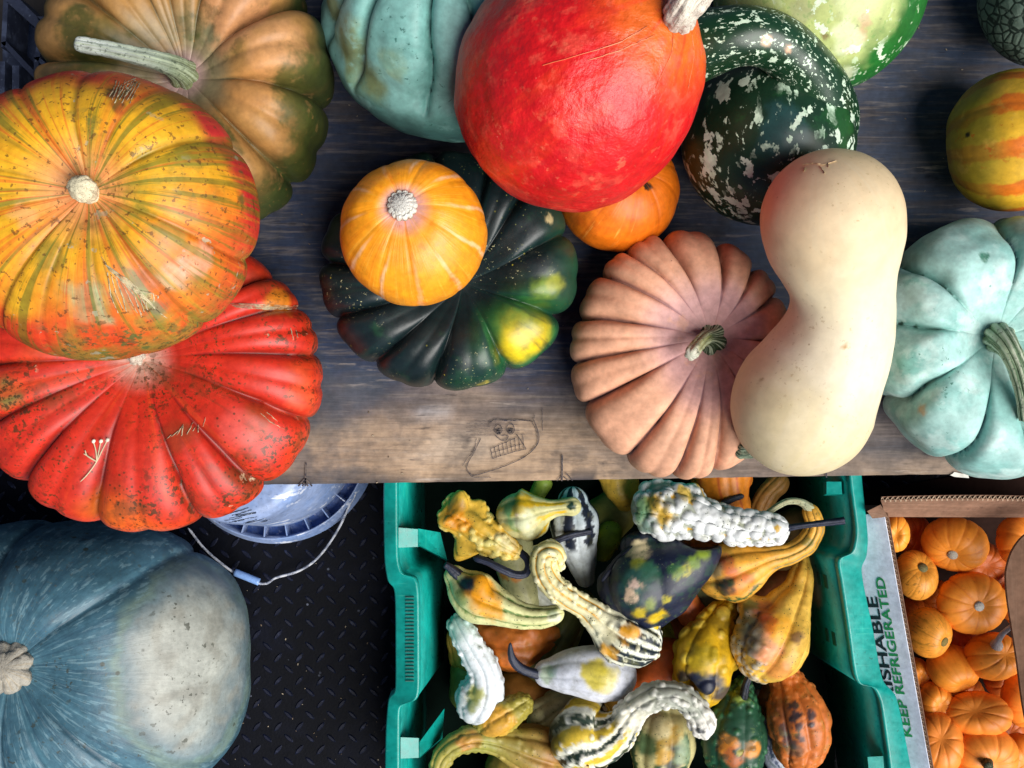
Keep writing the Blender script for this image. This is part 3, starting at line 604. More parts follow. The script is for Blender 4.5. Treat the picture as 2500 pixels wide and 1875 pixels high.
# --- butternut
m_but = mat('cream_rind', vary=.07, rough=.5, spec=.35, layers=[('n', 'o', (220, 220, 220), .62, .66, '#b59c70', .5, 14), ('v', 'o', 120, .06, .04, '#7c6038', .7, 9), ('n', 'o', 9, .45, .65, '#d8c4a4', .45, None), ('n', 'p', (4, 4, 1.2), .5, .66, '#dccdae', .4, None), ('v', 'o', 48, .055, .035, '#8a6a40', .8, 11), ('n', 'o', (90, 260, 200), .66, .69, '#a58a5c', .6, 10)], bump=[('n', 'o', 40, .12, .002), ('n', 'o', (120, 120, 120), .12, .0012)])
rb_ = thing_at('squash', (1990, 800), .03, 'smooth cream butternut squash lying across the peach pumpkin', 'squash')
o, Vb = sweep(rb_, [(2031, 538, .186, 173), (2041, 598, .177, 163), (2050, 650, .168, 143), (2057, 706, .159, 126), (2055, 765, .149, 129), (2036, 835, .138, 142), (2003, 905, .127, 158), (1970, 965, .119, 173), (1958, 992, .117, 172)], m_but, '#ebe2cc', name='body', res=(90, 128), lump=(.0018, 16), seed=4, grads=[(0, '#dcc39c'), (.3, '#e8d8b6'), (.7, '#e9dcc0'), (1, '#dccba2')],
              paints=[(2057, 858, 7, '#b58a50', .9, .3), (1848, 858+60, 6, '#8c7040', .7), (1965, 395, 18, '#cbb08a', .6)])
scars(rb_, Vb, [[(1958, 402), (1985, 398), (2008, 402), (2042, 392)], [(1965, 408), (1962, 418)], [(2000, 405), (2010, 416), (2012, 424)], [(2020, 398), (2022, 408)]], 5, .0010, 'rind_ridge', mat('rind_ridge', base=L('#cdb38c'), rough=.5))
sweep(rb_, [(1862, 1076, .100, 36), (1838, 1090, .092, 30), (1814, 1096, .088, 26), (1800, 1086, .086, 16)], m_green_stem, '#2f4a38', name='stem', ribs=(5, .35, 0, 2), lump=(.002, 120), ends=('f', 'r'), ce=.5)

# --- blue green lumpy pumpkin on the right
m_jar2 = mat('pale_blue_rind', rough=.52, spec=.42, layers=[('n', 'o', 15, .46, .6, '#7cbab2', .6, None), ('n', 'o', 34, .5, .62, '#cfe6e0', .55, None), ('n', 'o', (190, 190, 190), .63, .67, '#256a58', .8, 9), ('v', 'o', 60, .09, .05, '#2a6a5a', .8, 12)], bump=[('n', 'o', 42, .25, .003)])
rj2 = thing_at('pumpkin', (2440, 840), 0, 'lumpy pale blue green pumpkin with a curved striped stem, right edge', 'pumpkin')
def tc_j2(t, V, pc, rib, ph, wh): return lerp(lerp(t, '#3f8a80', ss(.45, 1, rib)*.6), '#8c9a78', ss(1.7, 2.1, ph+.3*pn(V, 14))*.7)
o, Vj2 = squash(rj2, (2436, 842), .07, (320, 314), (.075, .07), m_jar2, '#a9d2cc', pole=(2436, 826), grooves=[(2165, 640), (2120, 790), (2125, 1000), (2320, 1150), (2480, 1180), (2650, 1100), (2760, 900), (2740, 700), (2600, 550), (2435, 530)],
    depth=.2, sub=.0, p=2.6, e=(.8, .7), dim=(.042, .46), lump=(.013, 10), wobble=.22, seed=27, tcol=tc_j2, res=(140, 340), paints=[(2240, 996, 13, '#c9a57c', .9, .4), (2210, 890, 30, '#3f8a74', .5), (2408, 615, 12, '#1f6a50', .9), (2215, 680, 35, '#7aa58c', .5)])
stem_on(rj2, Vj2, [(2436, 826, -.010, 44), (2442, 828, .012, 36), (2462, 850, .026, 28), (2486, 900, .034, 25), (2502, 960, .036, 24), (2512, 1020, .030, 25)], m_green_stem, '#3c5a40', ribs=(9, .2, 0, 1.7), grads=[(0, '#d3cbb0'), (.15, '#6f8a68'), (1, '#4a6448')], stripes=[(9, 0, .32, '#c3cbb4', .1, 1, .2)], res=(60, 90), lump=(.0008, 120))

# --- striped gourd right edge
m_car = mat('carnival_rind', rough=.46, spec=.45, layers=[('n', 'o', 110, .6, .64, '#b5560f', .7, 12), ('n', 'o', 60, .56, .68, '#d8b04c', .4, None), ('n', 'o', 190, .64, .68, '#4a3410', .6, 9)], bump=[('n', 'o', 60, .2, .002)])
rc = thing_at('squash', (2475, 345), 0, 'round squash with orange and yellow flecked stripes, upper right edge', 'squash')
def tc_c(t, V, pc, rib, ph, wh):
    a = np.arctan2(pc[:, 1], pc[:, 0]); x = np.abs(((a/(2*math.pi)*10) % 1)*2-1)+.38*fbm(V, 60, 3, 5)
    t = lerp(t, '#e0761c', 1-ss(.38, .5, x)); return lerp(t, '#7a7a24', ss(1.45, 1.9, ph+.4*pn(V, 20))*.7)
squash(rc, (2473, 345), .062, (156, 172), (.06, .062), m_car, '#dfae2c', tilt=(1.5, .1), grooves=range(0, 360, 40), depth=.03, e=(.9, 1), dim=(.006, .3), lump=(.0015, 22), seed=3, tcol=tc_c, paints=[(2352, 323, 7, '#17120d', 1, .3, .2)])

# --- cracked grey green squash in the corner
m_hub = mat('netted_rind', rough=.6, spec=.3, layers=[('e', 'o', (110, 110, 80), .06, .12, '#6f8276', .85, None), ('n', 'o', 30, .5, .65, '#2c3c34', .5, None), ('n', 'o', 260, .55, .65, '#8a9a8c', .4, None)], bump=[('e', 'o', (110, 110, 80), .7, .002), ('n', 'o', 200, .4, .001)])
rh = thing_at('squash', (2570, -20), 0, 'dark grey green squash with netted cracked skin, top right corner', 'squash')
squash(rh, (2566, -16), .065, (166, 176), (.065, .065), m_hub, '#26322c', e=(.95, 1), lump=(.002, 18), seed=6)

# --- pale and green mottled gourd at the top right
m_wm = mat('mottled_green_rind', rough=.36, spec=.5, layers=[('n', 'o', (60, 50, 60), .58, .60, '#dff0d4', .95, 12), ('n', 'o', (130, 100, 60), .6, .62, '#d0e6c0', .8, 14), ('n', 'o', 140, .56, .66, '#2d7a2c', .35, None), ('n', 'o', 220, .64, .68, '#12401c', .4, None)], bump=[('n', 'o', 60, .12, .0016)])
rw = thing_at('gourd', (2005, -20), 0, 'large round gourd with pale green face and dark green speckled rim, top right', 'gourd')
def tc_w(t, V, pc, rib, ph, wh):
    c_ = P(1975, -25, .16); d = np.linalg.norm((V-c_)*[1, 1, .6], axis=1)/.077+.22*fbm(V, 30, 3, 4); return lerp(t, '#b8c47c', 1-ss(.85, 1.1, d))
squash(rw, (1998, -28), .098, (254, 250), (.1, .098), m_wm, '#236a2a', e=(.95, 1), dim=(.004, .3), lump=(.002, 12), seed=14, tcol=tc_w, paints=[(2105, 95, 22, '#c9a57c', .8, .3, .9), (2118, 60, 18, '#c9a57c', .8, .3, .9), (2090, 125, 18, '#c4a878', .7, .3, .9), (2005, 98, 9, '#7d6a44', .9), (2060, 195, 30, '#d6dcb8', .8), (1950, 40, 30, '#a8a880', .6), (2060, 100, 40, '#dfe6bc', .7)])

# --- coiled green speckled gourd
m_swanb = mat('speckled_green_body', rough=.4, spec=.38, layers=[('n', 'o', (50, 34, 50), .565, .585, '#cfe2cc', .95, None), ('n', 'o', (120, 60, 120), .57, .60, '#c4dfc4', .95, 22), ('n', 'o', 30, .55, .7, '#1f5a2c', .5, None), ('v', 'o', 300, .25, .15, '#0c2018', .5, 14)], bump=[('n', 'o', 45, .1, .002)])
m_swan = mat('speckled_green_rind', rough=.32, spec=.5, layers=[('n', 'p', (4.5, 4.5, 7), .60, .615, '#cfe6cc', .95, None), ('n', 'p', (10, 10, 8), .61, .625, '#cfe6cc', .9, None), ('n', 'o', 130, .63, .645, '#d6e6c4', .9, 14), ('n', 'o', 30, .55, .7, '#1f5a2c', .5, None), ('n', 'o', 330, .6, .66, '#0c2018', .4, None)], bump=[('n', 'o', 45, .1, .002)])
rsw = thing_at('gourd', (1880, 350), 0, 'coiled dark green gourd with white flecks, its neck curled over its body', 'gourd')
o, Vs = squash(rsw, (1874, 338), .084, (206, 210), (.084, .082), m_swanb, '#12301e', tilt=(.45, .35), e=(.95, 1), dim=(.004, .45), lump=(.0016, 20), seed=6, grabs=[(2060, 255, .095, .06)], paints=[(2070, 300, 50, '#1f5a24', .6), (1900, 330, 60, '#2a5560', .35), (1642+0*1, 470, 10, '#a98a7c', .5)])
sweep(rsw, [(1970, 360, .070, 105), (1996, 290, .098, 100), (1990, 230, .126, 86), (1962, 168, .150, 72), (1915, 118, .166, 68), (1865, 92, .176, 69), (1812, 86, .179, 72), (1760, 96, .174, 78), (1700, 114, .162, 88)], m_swan, '#143620', name='neck', res=(120, 90), lump=(.0012, 20), seed=6, paints=[(1882, 108, 14, '#e6b894', 1, .25, .2), (1932, 128, 8, '#d9a57c', .9)])

# --- big blue grey pumpkin on the floor
m_blue = mat('blue_grey_rind', rough=.46, spec=.45, rvar=.06, layers=[('n', 'p', (26, 26, 9), .54, .6, '#86a6b0', .38, 'a'), ('n', 'p', (16, 16, 2), .5, .62, '#27465a', .5, 'a'), ('n', 'p', (6, 6, 1), .5, .68, '#5a8898', .4, 'a'), ('n', 'o', 110, .61, .64, '#3a3c30', .75, 9), ('v', 'o', 40, .15, .09, '#33382c', .85, 12), ('n', 'o', 260, .6, .66, '#5c5c4c', .5, 12)], bump=[('n', 'o', 45, .25, .003), ('n', 'p', (24, 24, 2.5), .25, .0015)])
rbl = thing_at('pumpkin', (180, 1620), FLOOR, 'huge blue grey pumpkin with a whitish worn flank, on the dark floor at bottom left', 'pumpkin')
def tc_b(t, V, pc, rib, ph, wh):
    n_ = fbm(V, 9, 3, 4); c_ = P(440, 1640, -.13); d = np.linalg.norm((V-c_)*[1.65, .86, .45], axis=1)/.098+.32*n_+.12*fbm(V, 60, 5, 3)
    t = lerp(t, '#a6a89f', (1-ss(.45, 1.2, d))*.95); t = lerp(t, '#7f9078', (1-ss(1.0, 1.35, d))*ss(.9, 1.1, d)*.6); t = lerp(t, '#8d8c82', ss(.08, .3, pn(V, 45, 2))*(1-ss(.8, 1, d))*.6); return t, ss(.85, 1.2, d)
o, Vbl = squash(rbl, (172, 1630), -.255, (434, 366), (.165, .165), m_blue, '#3d6273', pole=(22, 1632), grooves=[(480, 1320), (330, 1990), (100, 1290), (-150, 1350), (-260, 1600), (-150, 1900), (150, 2010), (520, 1930)],
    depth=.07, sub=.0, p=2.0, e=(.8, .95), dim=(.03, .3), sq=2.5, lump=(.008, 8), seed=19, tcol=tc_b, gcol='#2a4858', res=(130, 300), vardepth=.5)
stem_on(rbl, Vbl, [(25, 1632, -.02, 58), (20, 1630, .006, 66), (14, 1630, .018, 60), (10, 1630, .022, 42)], m_cork, '#9a968c', ribs=(8, .25, 0, 2), lump=(.007, 55), res=(60, 110), ends=('f', 'r'), ce=.3)

# --- upturned bucket
m_buck = mat('blue_plastic', base=L('#8a9cc2'), rough=.35, spec=.5, layers=[('n', 'o', 20, .45, .62, '#6d8cc0', .5, None), ('n', 'o', (25, 110, 70), .57, .6, '#e4e8f2', .8, 14), ('n', 'o', 200, .62, .68, '#47557c', .5, None)], bump=[('n', 'o', 90, .1, .001)])
m_buckd = mat('blue_plastic_collar', base=L('#3f5fa0'), rough=.35, layers=[('n', 'o', 40, .5, .65, '#9fb3da', .5, None), ('n', 'o', 120, .6, .7, '#e6eaf4', .4, None)])
zc = -.385; BC = P(660, 1080, zc); rB = 238*S(zc); TC = P(572, 1098, -.235)
bk_ = empty('bucket', (BC[0], BC[1], FLOOR), 'upturned light blue plastic bucket with scraped paint, under the table edge', 'bucket')
def rings(spec, N=96):
    V = []; F = []
    for (c, r, z) in spec:
        for k in range(N): V.append([c[0]+r*math.cos(k/N*2*math.pi), c[1]+r*math.sin(k/N*2*math.pi), z])
    for i in range(len(spec)-1):
        for k in range(N): F.append([i*N+k, i*N+(k+1) % N, (i+1)*N+(k+1) % N, (i+1)*N+k])
    return np.array(V), F
def mixc(t): return BC[:2]*(1-t)+TC[:2]*t
rT = 188*S(-.235)
rw0 = rB*.865
bsp = [(mixc(0), rw0, zc-.03), (mixc(0), rw0, zc), (mixc(.80), rT*1.02, -.268), (mixc(.88), rT*1.0, -.254), (mixc(.93), rT*.965, -.244), (mixc(.97), rT*.91, -.238), (mixc(1), rT*.83, -.235), (mixc(1), rT*.1, -.2345)]
b2 = [bsp[0]]
for p_, q_ in zip(bsp[:-1], bsp[1:]):
    m_ = 24 if math.hypot(p_[1]-q_[1], p_[2]-q_[2]) > .02 else 3
    for t in np.linspace(0, 1, m_+1)[1:]: b2.append((np.array(p_[0][:2])*(1-t)+np.array(q_[0][:2])*t, p_[1]*(1-t)+q_[1]*t, p_[2]*(1-t)+q_[2]*t))
V, F = rings(b2, 160); F.append(list(range((len(b2)-1)*160, len(b2)*160)))
Vbk = V; build('body', V, F, m_buck, bk_)
V, F = rings([(BC, rB*.985, zc-.030), (BC, rB*.985, zc-.001), (BC, rB*1.0, zc-.001), (BC, rB*1.0, zc-.008), (BC, rB*1.025, zc-.010), (BC, rB*1.025, zc-.018), (BC, rB*1.05, zc-.020), (BC, rB*1.05, zc-.026), (BC, rB*1.07, zc-.027), (BC, rB*1.07, FLOOR+.001)]); build('collar', V, F, m_buck, bk_)
V, F = rings([(BC, rw0, zc-.028), (BC, rB*.985, zc-.028)]); build('collar_web', V, F, m_buckd, bk_)
for k in range(26):
    a = k/26*2*math.pi+.05; rm_ = (rw0+rB*.98)/2; V, F = box(BC[0]+rm_*math.cos(a), BC[1]+rm_*math.sin(a), zc-.015, rB*.985-rw0, .0016, .024, a); build('rib', V, F, m_buck, bk_, smooth=False)
# dark printed lines on the bucket wall
pl_ = [(480, 430, 740, 355), (560, 440, 775, 380), (600, 440, 820, 400), (480, 490, 670, 460), (530, 470, 820, 410), (530, 515, 700, 480), (560, 500, 830, 450), (680, 520, 830, 480), (700, 525, 925, 465), (870, 510, 970, 485)]
ob = scars(bk_, Vbk, [[(440+x0/4.424, 1160+y0/4.424), (440+(x0+x1)/8.848, 1160+(y0+y1)/8.848), (440+x1/4.424, 1160+y1/4.424)] for x0, y0, x1, y1 in pl_], 3.6, .0008, 'printed_lines', mat('faded_print', base=L('#18263a'), rough=.6, layers=[('n', 'o', 300, .56, .62, '#c9d3e6', .9, None)]))
ob['label'] = 'faded dark printed lines on the bucket'
m_wire = mat('painted_wire', base=L('#8d93a3'), rough=.5, layers=[('n', 'o', 90, .45, .55, '#d9dbe2', .8, None), ('n', 'o', 200, .6, .66, '#5a4438', .8, None)])
zb = -.400
sweep(bk_, [(868, 1205, -.395, 3), (850, 1240, zb, 3), (835, 1275, zb, 3), (802, 1330, zb, 3), (765, 1372, zb, 3), (725, 1396, zb, 3), (672, 1411, zb, 3), (662, 1417, zb, 3), (655, 1424, zb, 3), (630, 1424, zb, 3), (575, 1400, zb, 3), (500, 1340, zb, 3), (460, 1290, zb, 3)], m_wire, '#a0a0a0', name='handle', res=(140, 10), lump=(.0004, 200))
hd, _ = sweep(bk_, [(633, 1421, zb, 9), (573, 1397, zb, 9)], mat('grip_plastic', base=L('#7fa3dc'), rough=.35), '#7fa3dc', name='grip', res=(14, 24), ends=('f', 'f'))

# --- grey slatted crate left of the table
m_gcr = mat('grey_plastic', base=L('#2c3348'), rough=.5, layers=[('n', 'o', 40, .5, .65, '#56617c', .6, None), ('n', 'o', 200, .6, .7, '#7d8aa0', .4, None)], bump=[('n', 'o', 200, .2, .001)])
rg = empty('storage_crate', (-.56, .33, FLOOR), 'dark grey slatted plastic crate standing beside the table at the upper left corner', 'crate')
def gp(u, v, z): return P(u, v, z)
def prism(poly, z0, z1): 
    T = np.array([P(u, v, z1) for u, v in poly]); B = T.copy(); B[:, 2] = z0; return slab(T[::-1], B[::-1])
for poly in ([(8, 0), (30, -20), (125, 75), (112, 90), (20, 8)], [(8, 0), (20, 6), (14, 110), (2, 116)], [(2, 104), (14, 100), (92, 182), (84, 192)], [(82, 140), (94, 140), (92, 300), (84, 300)], [(0, 150), (12, 150), (10, 300), (0, 300)], [(30, 160), (47, 160), (46, 300), (28, 300)], [(100, 70), (112, 78), (94, 150), (82, 142)], [(85, 140), (95, 138), (160, 200), (150, 210)], [(90, 40), (130, 40), (126, 50), (95, 50)]):
    V, F = prism(poly, -.09, -.04); build('slat', V, F, m_gcr, rg, smooth=False)
V, F = prism([(10, 4), (110, 90), (90, 300), (8, 300), (6, 110)], -.15, -.12); build('side_panel', V, F, m_gcr, rg, smooth=False)
V, F = box(-.545, .33, -.29, .16, .3, .25); build('body', V, F, m_leg, rg, smooth=False)

# ================================================================== GREEN CRATE
m_teal = mat('teal_plastic', base=L('#0c9a90'), rough=.33, spec=.5, rvar=.08, layers=[('n', 'o', 18, .45, .65, '#088a80', .6, None), ('n', 'o', (240, 12, 12), .6, .7, '#2fb8a0', .35, None), ('n', 'o', 160, .62, .68, '#0a4a44', .6, 10), ('n', 'o', (14, 300, 300), .6, .66, '#58c4ae', .35, 14), ('n', 'o', 8, .5, .65, '#0a6f68', .5, None)], bump=[('n', 'o', 120, .15, .001)])
m_tdark = mat('moulded_mark', base=L('#0a5a52'), rough=.5)
ZR = -.24; ZB = -.412
rcr = empty('plastic_crate', (.14, -.32, FLOOR), 'teal green plastic crate full of ornamental gourds, on the floor below the table edge', 'crate')
lo_o = [(940, 1120), (935, 1188), (937, 1367), (945, 1421), (964, 1438), (965, 1600), (965, 1691), (947, 1704), (941, 1778), (939, 1875), (938, 2075)]
lo_i = [(972, 1120), (971, 1188), (972, 1367), (982, 1402), (1024, 1411), (1025, 1600), (1025, 1708), (980, 1722), (976, 1740), (976, 1875), (976, 2075)]
ro_i = [(2070, 1120), (2073, 1172), (2090, 1299), (2080, 1350), (2041, 1364), (2052, 1421), (2068, 1530), (2087, 1670), (2133, 1677), (2149, 1715), (2171, 1875), (2196, 2075)]
ro_o = [(2104, 1120), (2106, 1172), (2122, 1313), (2118, 1360), (2104, 1386), (2112, 1440), (2132, 1530), (2155, 1665), (2188, 1695), (2200, 1740), (2226, 1875), (2258, 2075)]
def refine(pl, k=6):
    pl = np.array(pl, float); out = []
    for a, b in zip(pl[:-1], pl[1:]):
        for t in np.linspace(0, 1, k, endpoint=False): out.append(a*(1-t)+b*t)
    out.append(pl[-1]); out = np.array(out)
    for _ in range(3): out[1:-1] = (out[:-2]+2*out[1:-1]+out[2:])/4
    return out
for oo, ii, sgn in ((lo_o, lo_i, 1), (ro_o, ro_i, -1)):
    A = refine(oo); B = refine(ii)
    a0 = np.array([P(u, v, ZR) for u, v in A]); b0 = np.array([P(u, v, ZR) for u, v in B]); n = len(a0)
    ins = np.array([sgn*.0035, 0, 0]); lip = .0022
    rows = [a0+[0, 0, -.026]-ins*.2, a0+[0, 0, -.003], a0+ins*.6+[0, 0, 0], b0-ins*1.2+[0, 0, 0], b0-ins*.6+[0, 0, .0018], b0+[0, 0, -.002], b0+[0, 0, -.012]]
    V = np.vstack(rows); F = [[r*n+i, r*n+i+1, (r+1)*n+i+1, (r+1)*n+i] for r in range(len(rows)-1) for i in range(n-1)]
    if sgn < 0: F = [f[::-1] for f in F]
    build('rim', V, F, m_teal, rcr)
    # wall below the rim, tapering inwards, with a thickness
    b1 = b0+[0, 0, -.0105]; b2 = b0.copy(); b2[:, 0] += sgn*.020; b2[:, 2] = ZB
    V = np.vstack([b1, b2, b2-ins, b1-ins]); F = [[r*n+i, r*n+i+1, ((r+1) % 4)*n+i+1, ((r+1) % 4)*n+i] for r in range(4) for i in range(n-1)]
    if sgn < 0: F = [f[::-1] for f in F]
    build('side_wall', V, F, m_teal, rcr)
# gussets and handle pockets
def wedge(p, name='gusset'):
    V = np.array([P(*q) for q in p]); 
    F = [[0, 1, 2, 3], [4, 7, 6, 5], [0, 4, 5, 1], [1, 5, 6, 2], [2, 6, 7, 3], [3, 7, 4, 0]]; build(name, V, F, m_teal, rcr, smooth=False)
wedge([(973, 1288, -.243), (1020, 1292, -.252), (1020, 1335, -.252), (973, 1337, -.243), (985, 1288, -.30), (1024, 1292, -.30), (1024, 1335, -.30), (985, 1337, -.30)])
wedge([(1018, 1290, -.27), (1075, 1300, -.31), (1092, 1368, -.33), (1022, 1330, -.27), (1020, 1292, -.35), (1075, 1305, -.36), (1090, 1370, -.37), (1024, 1335, -.35)])
wedge([(978, 1800, -.243), (1022, 1802, -.252), (1022, 1850, -.252), (978, 1852, -.243), (990, 1800, -.30), (1026, 1802, -.30), (1026, 1850, -.30), (990, 1852, -.30)])
wedge([(1024, 1812, -.27), (1085, 1730, -.31), (1080, 1800, -.33), (1024, 1848, -.27), (1026, 1812, -.35), (1083, 1740, -.36), (1080, 1803, -.37), (1026, 1850, -.35)])
wedge([(2018, 1176, -.25), (2054, 1176, -.245), (2056, 1206, -.245), (2018, 1206, -.25), (2010, 1176, -.275), (2054, 1176, -.27), (2056, 1210, -.27), (2010, 1210, -.275)])
wedge([(2118, 1848, -.248), (2156, 1846, -.245), (2160, 1890, -.245), (2122, 1890, -.248), (2108, 1848, -.275), (2150, 1846, -.27), (2154, 1890, -.27), (2112, 1890, -.275)])
# moulded tick marks on the left rim and slots in the right wall
for k in range(24):
    y = 1457+k*8.9; V, F = slab(np.array([P(990, y, ZR+.0022), P(1011, y, ZR+.0022), P(1011, y+2.6, ZR+.0022), P(990, y+2.6, ZR+.0022)])[::-1], np.array([P(990, y, ZR-.001), P(1011, y, ZR-.001), P(1011, y+2.6, ZR-.001), P(990, y+2.6, ZR-.001)])[::-1]); build('tick_mark', V, F, m_tdark, rcr, smooth=False)
for (y, ul) in ((1437, 0), (1582, 0)):
    for k in range(2):
        def wallp(yy, tz):
            z = -.252+(ZB+.252)*tz; xb = np.interp(yy, [q[1] for q in ro_i], [q[0] for q in ro_i]); p = P(xb, yy, ZR); return np.array([p[0]-.020*tz-.0012, p[1], z])
        a = [wallp(y-17, .20+k*.13), wallp(y+17, .20+k*.13), wallp(y+17, .26+k*.13), wallp(y-17, .26+k*.13)]
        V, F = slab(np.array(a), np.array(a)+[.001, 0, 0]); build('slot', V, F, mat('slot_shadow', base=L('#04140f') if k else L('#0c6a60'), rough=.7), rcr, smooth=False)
V, F = box(.150, -.343, ZB-.002, .61, .478, .004); build('base_panel', V, F, mat('shade_dark_base', base=L('#04140f'), rough=.9, spec=.1), rcr, smooth=False)  # base coloured near black to stand in for shade under the gourds
V, F = box(.135, -.104, (ZR+ZB)/2-.004, .54, .0035, .164); build('end_wall', V, F, m_teal, rcr, smooth=False)
V, F = box(.163, -.579, (ZR+ZB)/2-.004, .60, .0035, .164); build('end_wall', V, F, m_teal, rcr, smooth=False)

# ================================================================== CARDBOARD BOX
m_card = mat('brown_cardboard', base=L('#8c6a56'), rough=.85, spec=.15, layers=[('n', 'o', 12, .45, .62, '#755646', .6, None), ('n', 'o', (10, 10, 400), .5, .62, '#a5826c', .35, None), ('n', 'o', 120, .6, .68, '#4a3630', .5, 12)], bump=[('n', 'o', (6, 6, 300), .2, .0006)])
m_cardd = mat('shade_dark_cardboard', base=L('#2a1c18'), rough=.95, spec=.05)  # box bottom darkened in its colour, for the shade between the mini pumpkins
m_white = mat('printed_white_card', base=L('#dfe2f4'), rough=.6, spec=.3, layers=[('n', 'o', 14, .48, .62, '#eceefa', .5, None), ('n', 'o', 220, .6, .68, '#b5bad6', .3, None)])
m_flute = mat('flute_paper', base=L('#a88f78'), rough=.85)
rbx = empty('cardboard_box', (.72, -.31, FLOOR), 'open cardboard box printed white and green, full of mini pumpkins, right of the teal crate', 'box')
ZT = -.24
A0 = P(2158, 1254, ZT); A1 = P(2270, 1880, ZT); dirv = (A1-A0)/np.linalg.norm(A1-A0); A2 = A1+dirv*.10
nrm_ = np.array([dirv[1], -dirv[0], 0]); 
if nrm_[0] > 0: nrm_ = -nrm_
def card_wall(p, q, zt, zb, mo, mi, nrm, name, bow=0.0, n=40, th=.0048, prof=None, lean=.035):
    """corrugated board: outer liner, inner liner, sine flute between"""
    ts = np.linspace(0, 1, n); base = np.array([p*(1-t)+q*t for t in ts]); base += np.outer(np.sin(ts*math.pi)*bow, nrm)
    top = np.full(n, zt) if prof is None else np.array([zt+prof(t) for t in ts])
    def sheet(o, m, nm, t_=.0007):
        rows = []
        for (oo, sg) in ((o, 1), (o-t_, -1)):
            tp = base+nrm*oo; tp[:, 2] = top+(0 if sg > 0 else 0); md = base+nrm*(oo+lean); md[:, 2] = top-lean; bt = md.copy(); bt[:, 2] = zb
            rows += [tp, md, bt] if sg > 0 else [bt, md, tp]
        V = np.vstack(rows); F = [[r*n+i, r*n+i+1, ((r+1) % 6)*n+i+1, ((r+1) % 6)*n+i] for r in range(6) for i in range(n-1)]
        build(nm, V, F, m, rbx, smooth=False)
    sheet(0, mo, name+'_outer_liner'); sheet(-th, mi, name+'_inner_liner')
    Ln = np.linalg.norm(q-p); m2 = int(Ln/.0011); tt = np.linspace(0, 1, m2)
    fl = np.array([p*(1-t)+q*t for t in tt])+np.outer(np.sin(tt*math.pi)*bow, nrm)+np.outer(-th/2-.0002+(th/2-.0009)*np.sin(tt*Ln/.0062*2*math.pi), nrm)
    T_ = fl.copy(); T_[:, 2] = (zt if prof is None else np.array([zt+prof(t) for t in tt]))-.0006; B_ = fl+nrm*.015; B_[:, 2] = T_[:, 2]-.015
    V, F = loft(T_, B_); o = build(name+'_fluting', V, F, m_flute, rbx, smooth=False); sm = o.modifiers.new('thick', 'SOLIDIFY'); sm.thickness = .0004
card_wall(A0, A2, ZT, -.415, m_white, m_card, nrm_, 'side', n=60)
# far flap leaning outwards
B0 = P(2150, 1221, -.212); B1 = P(2680, 1228, -.212)
hinge0 = P(2160, 1262, -.25); hinge1 = P(2700, 1264, -.25)
n = 30; tt = np.linspace(0, 1, n); top = np.array([B0*(1-t)+B1*t+[0, .004*math.sin(t*math.pi), .004*math.sin(t*4)] for t in tt]); hg = np.array([hinge0*(1-t)+hinge1*t for t in tt]); mid = (top+hg)/2+[0, .003, 0]
thv = np.array([0, .0045, .0018])
V = np.vstack([top, mid, hg]); F = [[r*n+i, (r+1)*n+i, (r+1)*n+i+1, r*n+i+1] for r in range(2) for i in range(n-1)]; build('flap_inner_liner', V, F, m_card, rbx)
V2 = V+thv; build('flap_outer_liner', V2, [f[::-1] for f in F], m_card, rbx)
m2 = 420; ts = np.linspace(0, 1, m2); tp = np.array([np.interp(ts, tt, top[:, k]) for k in range(3)]).T; w_ = .5+.46*np.sin(ts*np.linalg.norm(B1-B0)/.0062*2*math.pi)
fl = tp+np.outer(w_, thv); dn_ = (hg[0]-top[0])*.12; V, F = loft(fl, fl+dn_); o = build('flap_fluting', V, F, m_flute, rbx, smooth=False); sm = o.modifiers.new('thick', 'SOLIDIFY'); sm.thickness = .0005
wl = np.vstack([hg, hg*[1, 1, 0]+[0, -.004, -.415]]); build('far_wall', wl, [[i, n+i, n+i+1, i+1] for i in range(n-1)], m_card, rbx, smooth=False)
# corner gusset between side and flap
V = np.array([P(2117, 1248, -.232), P(2150, 1232, -.215), P(2168, 1262, -.238), P(2130, 1266, -.25)]); build('corner_fold', V, [[3, 2, 1, 0]], m_card, rbx, smooth=False)
# right inner flap, rounded
pl = [(2640, 1270), (2540, 1285), (2497, 1308), (2470, 1345), (2455, 1395), (2458, 1450), (2470, 1530), (2482, 1600), (2490, 1665), (2500, 1740), (2520, 1830), (2530, 1900), (2660, 1900)]
A = refine(pl, 4); T_ = np.array([P(u, v, -.205+(u-2460)*.0002) for u, v in A]); V, F = slab(T_[::-1], (T_-[0, 0, .005])[::-1]); build('end_flap', V, F, m_card, rbx, smooth=False)
V, F = box(.70, -.33, -.4165, .46, .42, .004, math.atan2(dirv[1], dirv[0])+math.pi/2); build('bottom', V, F, m_cardd, rbx, smooth=False)
